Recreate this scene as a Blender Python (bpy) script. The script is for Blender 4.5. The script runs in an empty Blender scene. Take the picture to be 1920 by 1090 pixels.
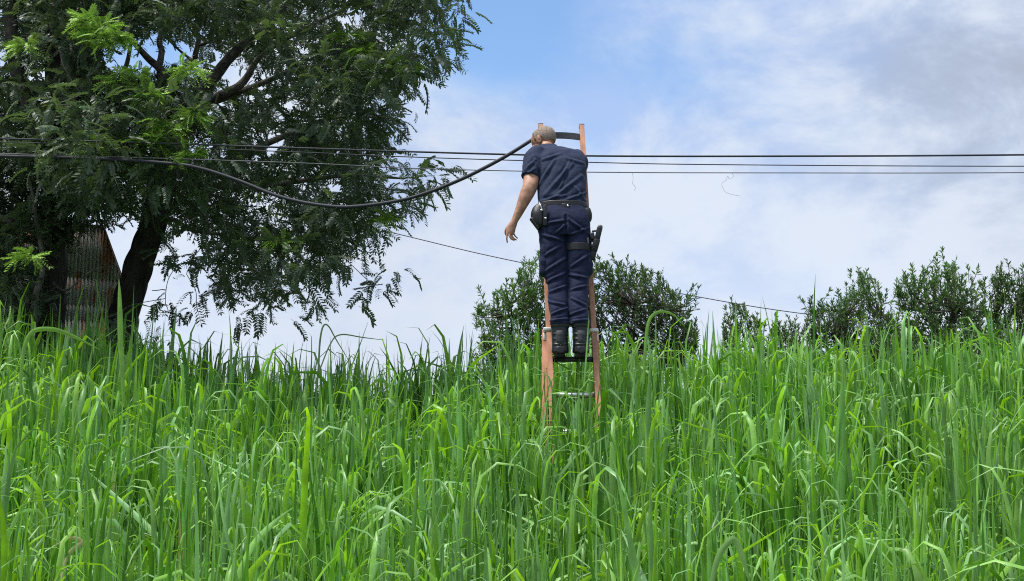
import bpy, bmesh, math, random
import numpy as np
from mathutils import Vector, Matrix

random.seed(7); rng = np.random.default_rng(7)
scene = bpy.context.scene
COL = scene.collection

# ------------------------------------------------------------------ camera
FPX, CX, CY, PITCH, CAMZ = 2400.0, 960.0, 545.0, math.radians(10.0), 1.6
cam = bpy.data.cameras.new('camera'); camo = bpy.data.objects.new('camera', cam); COL.objects.link(camo)
cam.sensor_width = 36.0; cam.lens = FPX / 1920.0 * 36.0; cam.clip_end = 3000; cam.clip_start = 0.05
camo.location = (0, 0, CAMZ); camo.rotation_euler = (math.pi/2 + PITCH, 0, 0)
scene.camera = camo
CP, SP = math.cos(PITCH), math.sin(PITCH)

# ------------------------------------------------------------------ view, sun, sky
vs = scene.view_settings
vs.view_transform = 'Standard'; vs.look = 'None'; vs.gamma = 1.0; vs.use_curve_mapping = False
vs.exposure = 1.22
SUN_DIR = Vector((-0.34, -0.10, 0.93)).normalized()          # towards the sun
sl = bpy.data.lights.new('sun', 'SUN'); sl.energy = 2.5; sl.angle = math.radians(18); sl.color = (1.0, 0.965, 0.90)
so = bpy.data.objects.new('sun', sl); COL.objects.link(so)
so.rotation_euler = SUN_DIR.to_track_quat('Z', 'Y').to_euler()
so.location = SUN_DIR * 50

def pdir(px, py):
    xc, yc = (px-CX)/FPX, (CY-py)/FPX
    return Vector((xc, CP - yc*SP, SP + yc*CP)).normalized()

world = bpy.data.worlds.new('World'); scene.world = world; world.use_nodes = True
wn, wl = world.node_tree.nodes, world.node_tree.links
wn.clear()
def N(nt, t, **kw):
    n = nt.nodes.new(t)
    for k, v in kw.items(): setattr(n, k, v)
    return n
def mth(nt, op, a, b=None, c=None, clamp=False):
    n = nt.nodes.new('ShaderNodeMath'); n.operation = op; n.use_clamp = clamp
    for i, v in enumerate((a, b, c)):
        if v is None: continue
        if isinstance(v, (int, float)): n.inputs[i].default_value = v
        else: nt.links.new(v, n.inputs[i])
    return n.outputs[0]
def mixc(nt, f, a, b):
    n = nt.nodes.new('ShaderNodeMix'); n.data_type = 'RGBA'
    for s, v in ((n.inputs[0], f), (n.inputs[6], a), (n.inputs[7], b)):
        if isinstance(v, (int, float)): s.default_value = v
        elif isinstance(v, tuple): s.default_value = (*v, 1) if len(v) == 3 else v
        else: nt.links.new(v, s)
    return n.outputs[2]
def ramp(nt, f, stops):
    n = nt.nodes.new('ShaderNodeValToRGB'); nt.links.new(f, n.inputs[0])
    e = n.color_ramp.elements
    while len(e) < len(stops): e.new(0.5)
    for i, (p, c) in enumerate(stops):
        e[i].position = p; e[i].color = (*c, 1) if len(c) == 3 else c
    return n.outputs[0]
def mapr(nt, v, a, b, c=0.0, d=1.0):
    n = nt.nodes.new('ShaderNodeMapRange'); n.interpolation_type = 'SMOOTHSTEP'
    nt.links.new(v, n.inputs[0])
    for i, x in enumerate((a, b, c, d)): n.inputs[i+1].default_value = x
    return n.outputs[0]
def noise(nt, vec, scale, detail=4, rough=0.55, dist=0.0):
    n = nt.nodes.new('ShaderNodeTexNoise'); nt.links.new(vec, n.inputs['Vector'])
    n.inputs['Scale'].default_value = scale; n.inputs['Detail'].default_value = detail
    n.inputs['Roughness'].default_value = rough; n.inputs['Distortion'].default_value = dist
    return n
nt = world.node_tree
SKY_STRENGTH = 0.1
tc = N(nt, 'ShaderNodeTexCoord'); D = tc.outputs['Generated']
sky = N(nt, 'ShaderNodeTexSky'); sky.sky_type = 'NISHITA'; sky.sun_disc = False
sky.sun_elevation = math.asin(SUN_DIR.z); sky.sun_rotation = math.atan2(SUN_DIR.x, SUN_DIR.y)
sky.altitude = 100; sky.dust_density = 0.6; sky.air_density = 1.0; sky.ozone_density = 1.5
mp = N(nt, 'ShaderNodeMapping'); wl.new(D, mp.inputs[0]); mp.inputs['Scale'].default_value = (1.0, 1.0, 1.7); mp.inputs['Location'].default_value = (3.55, 0.4, 1.75)
n1 = noise(nt, mp.outputs[0], 3.2, 7, 0.56, 0.25)
n2 = noise(nt, mp.outputs[0], 9.0, 6, 0.58, 0.3)
n3 = noise(nt, mp.outputs[0], 2.1, 5, 0.5, 0.2)
n4 = noise(nt, mp.outputs[0], 6.5, 8, 0.62, 0.25)
def blob(px, py, r):
    v = N(nt, 'ShaderNodeVectorMath', operation='DISTANCE'); wl.new(D, v.inputs[0]); v.inputs[1].default_value = pdir(px, py)
    return mapr(nt, v.outputs['Value'], 0.0, r, 1.0, 0.0)
gap = mth(nt, 'MULTIPLY', blob(945, 25, 0.112), 0.80)
gap = mth(nt, 'ADD', gap, mth(nt, 'MULTIPLY', blob(700, -60, 0.14), 0.18))
gap = mth(nt, 'ADD', gap, mth(nt, 'MULTIPLY', blob(1230, 90, 0.09), 0.22))
gap = mth(nt, 'ADD', gap, mth(nt, 'MULTIPLY', blob(300, 120, 0.10), 0.40))
gap = mth(nt, 'ADD', gap, mth(nt, 'MULTIPLY', blob(1110, 270, 0.045), 0.20))
cov = mth(nt, 'ADD', mth(nt, 'MULTIPLY', n1.outputs[0], 0.8), mth(nt, 'MULTIPLY', n2.outputs[0], 0.5))
cov = mth(nt, 'SUBTRACT', cov, gap)
cov = mapr(nt, cov, 0.02, 0.60)
# cloud colour: bluish white, with greyer, thicker masses
K = 1.0 / (SKY_STRENGTH * 2**vs.exposure)
def kc(c): return tuple(x*K for x in c)
grey = mth(nt, 'ADD', mapr(nt, n3.outputs[0], 0.50, 0.68), 0.0)
greyb = mth(nt, 'ADD', mth(nt, 'MULTIPLY', blob(1960, 190, 0.20), 0.60), mth(nt, 'MULTIPLY', blob(1600, 150, 0.20), 0.15))
greyn = mth(nt, 'MULTIPLY', greyb, mapr(nt, n4.outputs[0], 0.36, 0.62, 1.25, 0.1))
grey = mth(nt, 'ADD', mth(nt, 'MULTIPLY', grey, 0.18), greyn, clamp=True)
ccol = mixc(nt, mapr(nt, n4.outputs[0], 0.36, 0.60), kc((0.42, 0.58, 0.92)), kc((0.74, 0.82, 0.95)))
low = N(nt, 'ShaderNodeSeparateXYZ'); wl.new(D, low.inputs[0])
ccol = mixc(nt, mapr(nt, low.outputs['Z'], 0.06, 0.36, 0.85, 0.0), ccol, kc((0.76, 0.84, 0.97)))
ccol = mixc(nt, grey, ccol, kc((0.44, 0.48, 0.555)))
blue = N(nt, 'ShaderNodeVectorMath', operation='MULTIPLY'); wl.new(sky.outputs[0], blue.inputs[0]); blue.inputs[1].default_value = (0.76, 0.86, 0.92)
final = mixc(nt, cov, blue.outputs[0], ccol)
bg = N(nt, 'ShaderNodeBackground'); bg.inputs[1].default_value = SKY_STRENGTH; wl.new(final, bg.inputs[0])
wo = N(nt, 'ShaderNodeOutputWorld'); wl.new(bg.outputs[0], wo.inputs[0])

cy = scene.cycles
cy.filter_width = 1.1
cy.use_denoising = False
cy.max_bounces = 6; cy.diffuse_bounces = 3; cy.glossy_bounces = 2; cy.transmission_bounces = 4; cy.transparent_max_bounces = 6

# ------------------------------------------------------------------ helpers
def P(px, py, D):
    """world point seen at photo pixel (px,py) at ground distance D"""
    xc, yc = (px-CX)/FPX, (CY-py)/FPX
    t = D / (CP - yc*SP)
    return Vector((xc*t, D, CAMZ + (SP + yc*CP)*t))
def MPP(py, D):
    return D / (CP - (CY-py)/FPX*SP) / FPX
def proj(X, Y, Z):
    z = Z - CAMZ; f = Y*CP + z*SP; u = -Y*SP + z*CP
    return CX + FPX*X/f, CY - FPX*u/f

def mesh_np(name, V, F, tint=None, mats=(), smooth=True):
    """V (n,3), F (m,k) int array"""
    V = np.asarray(V, dtype=np.float32); F = np.asarray(F, dtype=np.int32)
    me = bpy.data.meshes.new(name); k = F.shape[1]
    me.vertices.add(len(V)); me.vertices.foreach_set('co', V.ravel())
    me.loops.add(F.size); me.loops.foreach_set('vertex_index', F.ravel())
    me.polygons.add(len(F)); me.polygons.foreach_set('loop_start', np.arange(0, F.size, k, dtype=np.int32))
    me.update(calc_edges=True); me.validate()
    if smooth: me.polygons.foreach_set('use_smooth', np.ones(len(me.polygons), dtype=bool))
    if tint is not None:
        a = me.attributes.new('tint', 'FLOAT_COLOR', 'POINT'); a.data.foreach_set('color', np.asarray(tint, dtype=np.float32).ravel())
    for m in mats: me.materials.append(m)
    return me
def link(name, me, parent=None, loc=None):
    o = bpy.data.objects.new(name, me); COL.objects.link(o)
    if parent is not None: o.parent = parent
    if loc is not None: o.location = loc
    return o
def tag(o, label=None, cat=None, group=None, kind=None):
    if label: o['label'] = label
    if cat: o['category'] = cat
    if group: o['group'] = group
    if kind: o['kind'] = kind
    return o
ROOTLOC = {}
def thing(name, loc, label, cat, group=None):
    o = bpy.data.objects.new(name, None); COL.objects.link(o); o.location = loc; o.empty_display_size = 0.1
    ROOTLOC[o.name] = Vector(loc)
    return tag(o, label, cat, group)
def rootloc(p):
    while p.parent is not None: p = p.parent
    return ROOTLOC.get(p.name, Vector(p.location))
class MB:
    """collects shapes given in world coordinates"""
    def __init__(s): s.v = []; s.f = []
    def add(s, v, f):
        b = len(s.v); s.v += [Vector(x) for x in v]; s.f += [tuple(i+b for i in q) for q in f]
    def loft(s, rings, cap=True):
        n = len(rings[0]); v = [p for r in rings for p in r]; f = []
        for i in range(len(rings)-1):
            for j in range(n):
                k = (j+1) % n
                f.append((i*n+j, i*n+k, (i+1)*n+k, (i+1)*n+j))
        if cap:
            f.append(tuple(reversed(range(n)))); f.append(tuple(range((len(rings)-1)*n, len(rings)*n)))
        s.add(v, f)
    def tube(s, pts, rad, n=8, wob=None, cap=True):
        pts = [Vector(p) for p in pts]
        if isinstance(rad, (int, float)): rad = [rad]*len(pts)
        rings = []; u = None
        for i, p in enumerate(pts):
            t = (pts[min(i+1, len(pts)-1)] - pts[max(i-1, 0)]).normalized()
            if u is None:
                a = Vector((0, 0, 1)) if abs(t.z) < 0.9 else Vector((0, 1, 0))
                u = t.cross(a).normalized()
            u = (u - t*u.dot(t)).normalized(); w = t.cross(u)
            ring = []
            for j in range(n):
                th = 2*math.pi*j/n; r = rad[i]*(wob(i, j) if wob else 1)
                ring.append(p + u*(r*math.cos(th)) + w*(r*math.sin(th)))
            rings.append(ring)
        s.loft(rings, cap)
    def box(s, c, ax, ay, az, bev=0.0):
        """box with centre c and half-axis vectors"""
        bm = bmesh.new(); bmesh.ops.create_cube(bm, size=2.0)
        lx, ly, lz = ax.length, ay.length, az.length
        ex, ey, ez = ax/lx, ay/ly, az/lz
        for v in bm.verts: v.co = Vector((v.co.x*lx, v.co.y*ly, v.co.z*lz))
        if bev: bmesh.ops.bevel(bm, geom=bm.edges[:], offset=bev, segments=2, affect='EDGES', profile=0.5)
        bm.verts.ensure_lookup_table()
        s.add([c + ex*v.co.x + ey*v.co.y + ez*v.co.z for v in bm.verts], [tuple(v.index for v in f.verts) for f in bm.faces])
        bm.free()
    def ball(s, c, rx, ry, rz, R=None, seg=20, rings=14):
        bm = bmesh.new(); bmesh.ops.create_uvsphere(bm, u_segments=seg, v_segments=rings, radius=1.0)
        bm.verts.ensure_lookup_table()
        vv = []
        for v in bm.verts:
            q = Vector((v.co.x*rx, v.co.y*ry, v.co.z*rz))
            if R is not None: q = R @ q
            vv.append(Vector(c) + q)
        s.add(vv, [tuple(v.index for v in f.verts) for f in bm.faces]); bm.free()
    def mesh(s, name, origin, mats=(), smooth=True):
        me = bpy.data.meshes.new(name)
        me.from_pydata([tuple(v - origin) for v in s.v], [], s.f); me.update()
        if smooth: me.polygons.foreach_set('use_smooth', [True]*len(me.polygons))
        for m in mats: me.materials.append(m)
        return me
    def build(s, name, mat, parent=None, loc=None, smooth=True):
        if parent is not None: org = rootloc(parent)
        else: org = Vector(loc) if loc is not None else Vector((0, 0, 0))
        me = s.mesh(name, org, [mat], smooth)
        return link(name, me, parent, None if parent is not None else org)
def remesh(me, voxel, smooth_it=6, fac=0.5):
    """fuse overlapping closed shapes into one continuous smooth skin"""
    o = bpy.data.objects.new('tmp', me); COL.objects.link(o)
    m = o.modifiers.new('r', 'REMESH'); m.mode = 'VOXEL'; m.voxel_size = voxel; m.use_smooth_shade = True
    m2 = o.modifiers.new('s', 'SMOOTH'); m2.factor = fac; m2.iterations = smooth_it
    dg = bpy.context.evaluated_depsgraph_get(); dg.update()
    nm = bpy.data.meshes.new_from_object(o.evaluated_get(dg))
    mats = list(me.materials); bpy.data.objects.remove(o); bpy.data.meshes.remove(me)
    nm.materials.clear()
    for x in mats: nm.materials.append(x)
    nm.polygons.foreach_set('use_smooth', [True]*len(nm.polygons))
    return nm
def catmull(pts, n):
    pts = [Vector(p) for p in pts]; q = [pts[0]*2-pts[1]] + pts + [pts[-1]*2-pts[-2]]; out = []
    for i in range(1, len(q)-2):
        for k in range(n):
            t = k/n; a, b, c, d = q[i-1], q[i], q[i+1], q[i+2]
            out.append(0.5*((2*b) + (c-a)*t + (2*a-5*b+4*c-d)*t*t + (3*b-a-3*c+d)*t**3))
    out.append(pts[-1]); return out
def lerp_list(vals, n):
    out = []
    for a, b in zip(vals[:-1], vals[1:]):
        for k in range(n): out.append(a + (b-a)*k/n)
    return out + [vals[-1]]

# ------------------------------------------------------------------ materials
def material(name):
    m = bpy.data.materials.new(name); m.use_nodes = True
    return m, m.node_tree, m.node_tree.nodes['Principled BSDF'], m.node_tree.nodes['Material Output']
def plain(name, c1, c2, rough=0.6, scale=20, metal=0.0, bump=0.0, bscale=None, spec=0.5, stretch=None):
    m, nt, b, o = material(name)
    tc = N(nt, 'ShaderNodeTexCoord'); vec = tc.outputs['Object']
    if stretch:
        mpn = N(nt, 'ShaderNodeMapping'); nt.links.new(vec, mpn.inputs[0]); mpn.inputs['Scale'].default_value = stretch; vec = mpn.outputs[0]
    nz = noise(nt, vec, scale, 5, 0.6)
    nt.links.new(mixc(nt, mapr(nt, nz.outputs[0], 0.3, 0.7), c1, c2), b.inputs['Base Color'])
    b.inputs['Roughness'].default_value = rough; b.inputs['Metallic'].default_value = metal
    b.inputs['Specular IOR Level'].default_value = spec
    if bump:
        nb = noise(nt, vec, bscale or scale*3, 4, 0.6)
        bp = N(nt, 'ShaderNodeBump'); bp.inputs['Strength'].default_value = bump; bp.inputs['Distance'].default_value = 0.01
        nt.links.new(nb.outputs[0], bp.inputs['Height']); nt.links.new(bp.outputs[0], b.inputs['Normal'])
    return m
def leafmat(name, rough=0.45, transl=0.35, under=(1.0, 1.0, 1.0), undermix=0.0, tgain=(1.25, 1.35, 0.45), spec=0.5, vary=True):
    """leaf: tint attribute x fine variation, paler underside, light passing through"""
    m, nt, b, o = material(name)
    at = N(nt, 'ShaderNodeAttribute'); at.attribute_name = 'tint'
    c = at.outputs['Color']
    if vary:
        tc = N(nt, 'ShaderNodeTexCoord'); nz = noise(nt, tc.outputs['Object'], 7.0, 3, 0.6)
        v = N(nt, 'ShaderNodeVectorMath', operation='SCALE'); nt.links.new(c, v.inputs[0]); nt.links.new(mapr(nt, nz.outputs[0], 0.3, 0.7, 0.75, 1.25), v.inputs['Scale'])
        c = v.outputs[0]
    if undermix:
        g = N(nt, 'ShaderNodeNewGeometry')
        c = mixc(nt, mth(nt, 'MULTIPLY', g.outputs['Backfacing'], undermix), c, under)
    nt.links.new(c, b.inputs['Base Color']); b.inputs['Roughness'].default_value = rough
    b.inputs['Specular IOR Level'].default_value = spec
    t = N(nt, 'ShaderNodeBsdfTranslucent')
    tv = N(nt, 'ShaderNodeVectorMath', operation='MULTIPLY'); nt.links.new(c, tv.inputs[0]); tv.inputs[1].default_value = tgain
    nt.links.new(tv.outputs[0], t.inputs[0])
    mx = N(nt, 'ShaderNodeMixShader'); mx.inputs[0].default_value = transl
    nt.links.new(b.outputs[0], mx.inputs[1]); nt.links.new(t.outputs[0], mx.inputs[2]); nt.links.new(mx.outputs[0], o.inputs[0])
    return m
M = {}
M['soil'] = plain('soil', (0.05, 0.04, 0.025), (0.05, 0.075, 0.025), 0.95, 6, bump=0.5)
M['grass'] = leafmat('grass_leaf', 0.40, 0.34, (0.22, 0.38, 0.16), 0.28, (1.6, 1.6, 0.3), 0.42)
M['leaf'] = leafmat('pinnate_leaf', 0.47, 0.25, (0.12, 0.16, 0.12), 0.6, (1.3, 1.5, 0.5), 0.5)
M['leafB'] = leafmat('shrub_leaf', 0.45, 0.25, (0.08, 0.12, 0.07), 0.4, (1.3, 1.5, 0.5), 0.45)
M['bark'] = plain('dark_bark', (0.022, 0.020, 0.018), (0.065, 0.058, 0.05), 0.9, 9, bump=1.0, bscale=22, stretch=(1, 1, 0.25), spec=0.2)
M['limb'] = plain('grey_limb_bark', (0.06, 0.056, 0.05), (0.17, 0.155, 0.13), 0.85, 12, bump=0.6, bscale=40, spec=0.25)
M['twig'] = plain('twig_bark', (0.05, 0.045, 0.03), (0.10, 0.085, 0.06), 0.8, 15)
M['fibreglass'] = plain('orange_fibreglass', (0.31, 0.12, 0.06), (0.54, 0.265, 0.145), 0.5, 14, bump=0.1, bscale=200, stretch=(1, 1, 0.15))
M['alu'] = plain('aluminium', (0.55, 0.56, 0.57), (0.7, 0.71, 0.71), 0.35, 30, metal=0.8)
M['whitecap'] = plain('white_plastic', (0.70, 0.71, 0.70), (0.8, 0.8, 0.79), 0.4, 20)
M['strap'] = plain('black_strap', (0.015, 0.018, 0.025), (0.03, 0.034, 0.042), 0.6, 40, bump=0.2)
M['rubber'] = plain('cable_rubber', (0.012, 0.014, 0.022), (0.022, 0.026, 0.036), 0.7, 30)
M['wire'] = plain('wire_black', (0.02, 0.023, 0.032), (0.035, 0.04, 0.05), 0.75, 30)
M['wiregrey'] = plain('wire_weathered', (0.06, 0.065, 0.075), (0.10, 0.10, 0.11), 0.55, 30)
M['thread'] = plain('string', (0.25, 0.25, 0.25), (0.4, 0.4, 0.4), 0.8, 60)
def cloth(name, c1, c2, sheen):
    m = plain(name, c1, c2, 0.85, 30, bump=0.6, bscale=26, spec=0.25)
    b = m.node_tree.nodes['Principled BSDF']
    b.inputs['Sheen Weight'].default_value = sheen; b.inputs['Sheen Roughness'].default_value = 0.4
    b.inputs['Sheen Tint'].default_value = (0.55, 0.68, 0.9, 1)
    return m
M['shirt'] = cloth('navy_shirt', (0.012, 0.018, 0.043), (0.018, 0.028, 0.064), 0.09)
M['trousers'] = cloth('navy_trousers', (0.007, 0.010, 0.033), (0.012, 0.018, 0.050), 0.06)
M['leather'] = plain('black_leather', (0.006, 0.006, 0.008), (0.014, 0.014, 0.018), 0.42, 30, bump=0.3, bscale=120)
M['nylon'] = plain('dark_nylon', (0.008, 0.009, 0.010), (0.018, 0.019, 0.019), 0.7, 60, bump=0.3)
M['bootfab'] = plain('boot_fabric', (0.016, 0.018, 0.021), (0.045, 0.05, 0.055), 0.7, 60, bump=0.3)
M['sole'] = plain('boot_sole', (0.006, 0.006, 0.007), (0.012, 0.012, 0.012), 0.9, 40, spec=0.15)
M['steel'] = plain('steel', (0.6, 0.6, 0.6), (0.75, 0.75, 0.75), 0.25, 30, metal=0.9)
M['pewter'] = plain('grey_polymer', (0.06, 0.065, 0.06), (0.11, 0.115, 0.10), 0.5, 30)
M['hair'] = plain('grey_cropped_hair', (0.13, 0.12, 0.10), (0.36, 0.265, 0.20), 0.85, 70, bump=0.6, bscale=220)

# ------------------------------------------------------------------ terrain
YS = [-60, 1.5, 3.0, 4.6, 6.0, 9.7, 12.0, 15.0, 20.0, 45.0, 120.0, 1500.0]
ZS = [-.2, -.2, -.2, -.2, -0.16, 0.76, 1.42, 1.5, 1.1, -0.2, -4.0, -30.0]
CXP = [-400, 0, 200, 330, 450, 560, 700, 830, 900, 1000, 1200, 1500, 1920, 2400]
CYP = [588, 590, 602, 622, 650, 672, 680, 668, 645, 636, 622, 626, 632, 632]
CH = 1.75                                              # mean height of the grass
def ground_z(x, y):
    x = np.asarray(x, dtype=float); y = np.asarray(y, dtype=float)
    z = np.interp(y, YS, ZS)
    pxc = CX + x/np.maximum(y, 1)*FPX/1.03
    crest = CAMZ + (968-np.interp(pxc, CXP, CYP))/FPX*12.4 - CH
    w = np.clip((y-7.0)/5.0, 0, 1); w = w*w*(3-2*w)
    w2 = np.where(y > 15, np.clip(1-(y-15)/8, 0, 1), w)
    z = z + (crest-1.42)*w2
    z = z + 0.05*np.sin(x*1.3+y*0.7)*np.clip((y-3)/2, 0, 1) + 0.04*np.sin(x*2.9-y*1.1+1)*np.clip((y-3)/2, 0, 1)
    return z
gx = np.concatenate([-np.geomspace(1500, 12, 24), np.linspace(-11, 11, 90), np.geomspace(12, 1500, 24)])
gy = np.concatenate([np.linspace(-60, 1, 12), np.linspace(1.5, 24, 110), np.geomspace(25, 1500, 40)])
GX, GY = np.meshgrid(gx, gy); GZ = ground_z(GX, GY)
nxg, nyg = len(gx), len(gy)
idx = np.arange(nxg*nyg).reshape(nyg, nxg)
F = np.stack([idx[:-1, :-1], idx[:-1, 1:], idx[1:, 1:], idx[1:, :-1]], -1).reshape(-1, 4)
tag(link('ground', mesh_np('ground', np.stack([GX, GY, GZ], -1).reshape(-1, 3), F, mats=[M['soil']])), 'soil bank rising under the tall grass', kind='structure')

# ------------------------------------------------------------------ grass
def blades(base, az, L, W, t0, curv, sf, fa, tw, K, keel=0.22, azf=None):
    """vectorised ribbons; returns V (n*K*3,3), F"""
    n = len(L); s = np.linspace(0, 1, K)[None, :]
    sg = 1/(1+np.exp(-(s-sf[:, None])/0.045))
    beta = t0[:, None] + curv[:, None]*s**2 + fa[:, None]*sg
    a = az[:, None] + (0 if azf is None else azf[:, None]*sg)
    d = np.stack([np.sin(beta)*np.cos(a), np.sin(beta)*np.sin(a), np.cos(beta)], -1)
    step = (L/(K-1))[:, None, None]
    pos = np.zeros((n, K, 3)); pos[:, 1:] = np.cumsum((d[:, :-1]+d[:, 1:])*0.5*step, axis=1)
    pos += base[:, None, :]
    side = np.stack([-np.sin(a), np.cos(a), np.zeros_like(a)+0*beta], -1) if azf is not None else np.repeat(np.stack([-np.sin(a), np.cos(a), 0*a], -1), K, axis=1)
    nor = np.cross(d, side)
    t = tw[:, None]*(0.6+0.4*s)
    side2 = side*np.cos(t)[..., None] + nor*np.sin(t)[..., None]
    nor2 = np.cross(d, side2)
    prof = np.clip(0.45+s*3.5, 0, 1)*np.clip((1-s)*2.4, 0, 1)**0.75
    prof = np.maximum(prof, 0.03)
    w = (W[:, None]*0.5*prof)[..., None]
    V = np.stack([pos - side2*w, pos + nor2*w*keel*2, pos + side2*w], 2)      # n,K,3,3
    V = V.reshape(-1, 3)
    i0 = (np.arange(n)*K*3)[:, None, None] + (np.arange(K-1)*3)[None, :, None] + np.arange(2)[None, None, :]
    F = np.stack([i0, i0+1, i0+4, i0+3], -1).reshape(-1, 4)
    return V, F
def leaf_tints(n, yellow=0.30, dry=0.001):
    c = np.zeros((n, 3)); r = rng.random(n)[:, None]
    deep = np.array([0.052, 0.158, 0.024]); mid = np.array([0.118, 0.310, 0.040]); yel = np.array([0.235, 0.460, 0.028]); blu = np.array([0.155, 0.320, 0.110])
    c = deep + (mid-deep)*r
    k = rng.random(n)
    c = np.where((k < yellow)[:, None], mid + (yel-mid)*rng.random(n)[:, None], c)
    c = np.where(((k > yellow) & (k < yellow+0.28))[:, None], blu*(0.8+0.8*rng.random(n)[:, None]), c)
    c = np.where((k > 1-dry)[:, None], np.array([0.42, 0.33, 0.16])*(0.7+0.5*rng.random(n)[:, None]), c)
    return c
def grass_patch(dens, y0, y1, K, seed):
    global rng
    rng = np.random.default_rng(seed)
    xm = 0.44*y1+0.8; n = int(dens*(y1-y0)*2*xm/5)
    tx = rng.uniform(-xm, xm, n); ty = rng.uniform(y0, y1, n)
    keep = np.abs(tx) < 0.44*ty+0.8
    ragged = y0 > 5.5
    keep &= ragged | (ty > 4.6+0.15*np.sin(tx*2.1)+0.1*np.sin(tx*5.3+1))
    keep &= rng.random(n) < 0.62 + 0.45*np.sin(tx*6.1+1.7*np.sin(ty*2.3))*np.sin(ty*5.2+1.3*np.sin(tx*2.9+1))
    tx, ty = tx[keep], ty[keep]; n = len(tx)
    m = 5
    bx = np.repeat(tx, m) + rng.normal(0, 0.035, n*m); by = np.repeat(ty, m) + rng.normal(0, 0.035, n*m)
    N_ = n*m
    # tussocks: height swells and dips over about a metre
    tus = np.sin(tx*6.1+1.7*np.sin(ty*2.3))*np.sin(ty*5.2+1.3*np.sin(tx*2.9+1))
    hvar = np.repeat(1 + 0.05*np.sin(tx*1.7+ty*2.3) + 0.13*tus + rng.normal(0, 0.06, n), m)
    bz = ground_z(bx, by) + np.where(rng.random(N_) < 0.5, rng.uniform(0.10, 0.5, N_), rng.uniform(0.35, 0.85, N_))*hvar
    L = rng.uniform(0.58, 1.0, N_)*hvar
    kind = rng.random(N_)
    low = (rng.random(N_) < 0.42)                    # lower, stiff leaves stand straight up inside the stand
    kind = np.where(low, rng.uniform(0.06, 0.31, N_), kind)
    az = rng.uniform(0, 2*math.pi, N_)
    t0 = np.abs(rng.normal(0, 0.07, N_))
    curv = np.where((kind < 0.32) | (kind > 0.42), rng.uniform(0.0, 0.20, N_), rng.uniform(0.1, 1.0, N_))
    fa = np.where(kind > 0.42, rng.uniform(1.9, 2.9, N_), 0.0)
    fa = np.where(kind > 0.93, rng.uniform(0.9, 1.4, N_), fa)
    sf = np.where(kind > 0.93, rng.uniform(0.3, 0.7, N_), rng.uniform(0.66, 0.93, N_))
    L = np.where(fa > 0, L*1.22, L)
    spear = kind < 0.05
    # trodden down a little in front of the ladder
    tr_ = np.exp(-((bx-0.42)/0.30)**2)*np.clip((by-6.8)/1.0, 0, 1)*np.clip((10.0-by)/0.3, 0, 1)
    bz = bz + 0.09*tr_
    L = np.where(spear, L*1.12, L); bz = np.where(spear, bz+0.10, bz)
    W = rng.uniform(0.017, 0.046, N_)
    W = np.where(spear, W*0.55, W)*np.clip(0.66+0.34*(by-4.6)/3.4, 0.66, 1.0)
    tw = rng.normal(0, 0.7, N_)
    V, F = blades(np.stack([bx, by, bz], -1), az, L, W, t0, curv, sf, fa, tw, K, azf=rng.normal(0, 0.6, N_))
    c = leaf_tints(N_)
    highlit = (fa > 0) & (rng.random(N_) < 0.40)       # highlight put into the tint of some leaves that bend over
    c = np.where(highlit[:, None], np.array([0.215, 0.430, 0.070])*(0.8+0.4*rng.random((N_, 1))), c)
    # tint strength rises and falls in broad patches
    patch = 0.5+0.5*np.sin(bx*1.9+by*1.3)*np.sin(bx*0.8-by*1.7+2)
    c = c*(0.86+0.28*patch)[:, None]
    tint = np.ones((N_, K, 3, 4)); tint[..., :3] = c[:, None, None, :]
    return V, F, tint.reshape(-1, 4)
parts = [grass_patch(1250, 4.4, 8.0, 12, 11), grass_patch(1000, 8.0, 11.0, 10, 12), grass_patch(720, 11.0, 14.4, 8, 13)]
# stubby culms and old sheaths fill the front face of the stand
rng = np.random.default_rng(15)
n = 9000; bx = rng.uniform(-3.6, 3.6, n); by = rng.uniform(4.6, 8.0, n); k_ = np.abs(bx) < 0.44*by+0.8; bx, by = bx[k_], by[k_]; n = len(bx)
Vs, Fs = blades(np.stack([bx, by, ground_z(bx, by)-0.02], -1), rng.uniform(0, 6.28, n), rng.uniform(0.9, 1.5, n), rng.uniform(0.009, 0.018, n), np.abs(rng.normal(0, 0.10, n)), rng.uniform(0, 0.2, n), np.full(n, 2.0), np.zeros(n), rng.normal(0, 0.8, n), 5, keel=0.5)
cs = np.ones((n, 5, 3, 4)); cs[..., :3] = (np.array([0.07, 0.14, 0.04])*(0.7+0.7*rng.random((n, 1))))[:, None, None, :]
parts.append((Vs, Fs, cs.reshape(-1, 4)))
off = 0; VV, FF, TT = [], [], []
for V, F, T in parts:
    VV.append(V); FF.append(F+off); TT.append(T); off += len(V)
grass = link('grass', mesh_np('grass', np.concatenate(VV), np.concatenate(FF), np.concatenate(TT), [M['grass']]))
tag(grass, 'dense tall bright green grass covering the whole bank', 'grass', kind='stuff')

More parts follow.
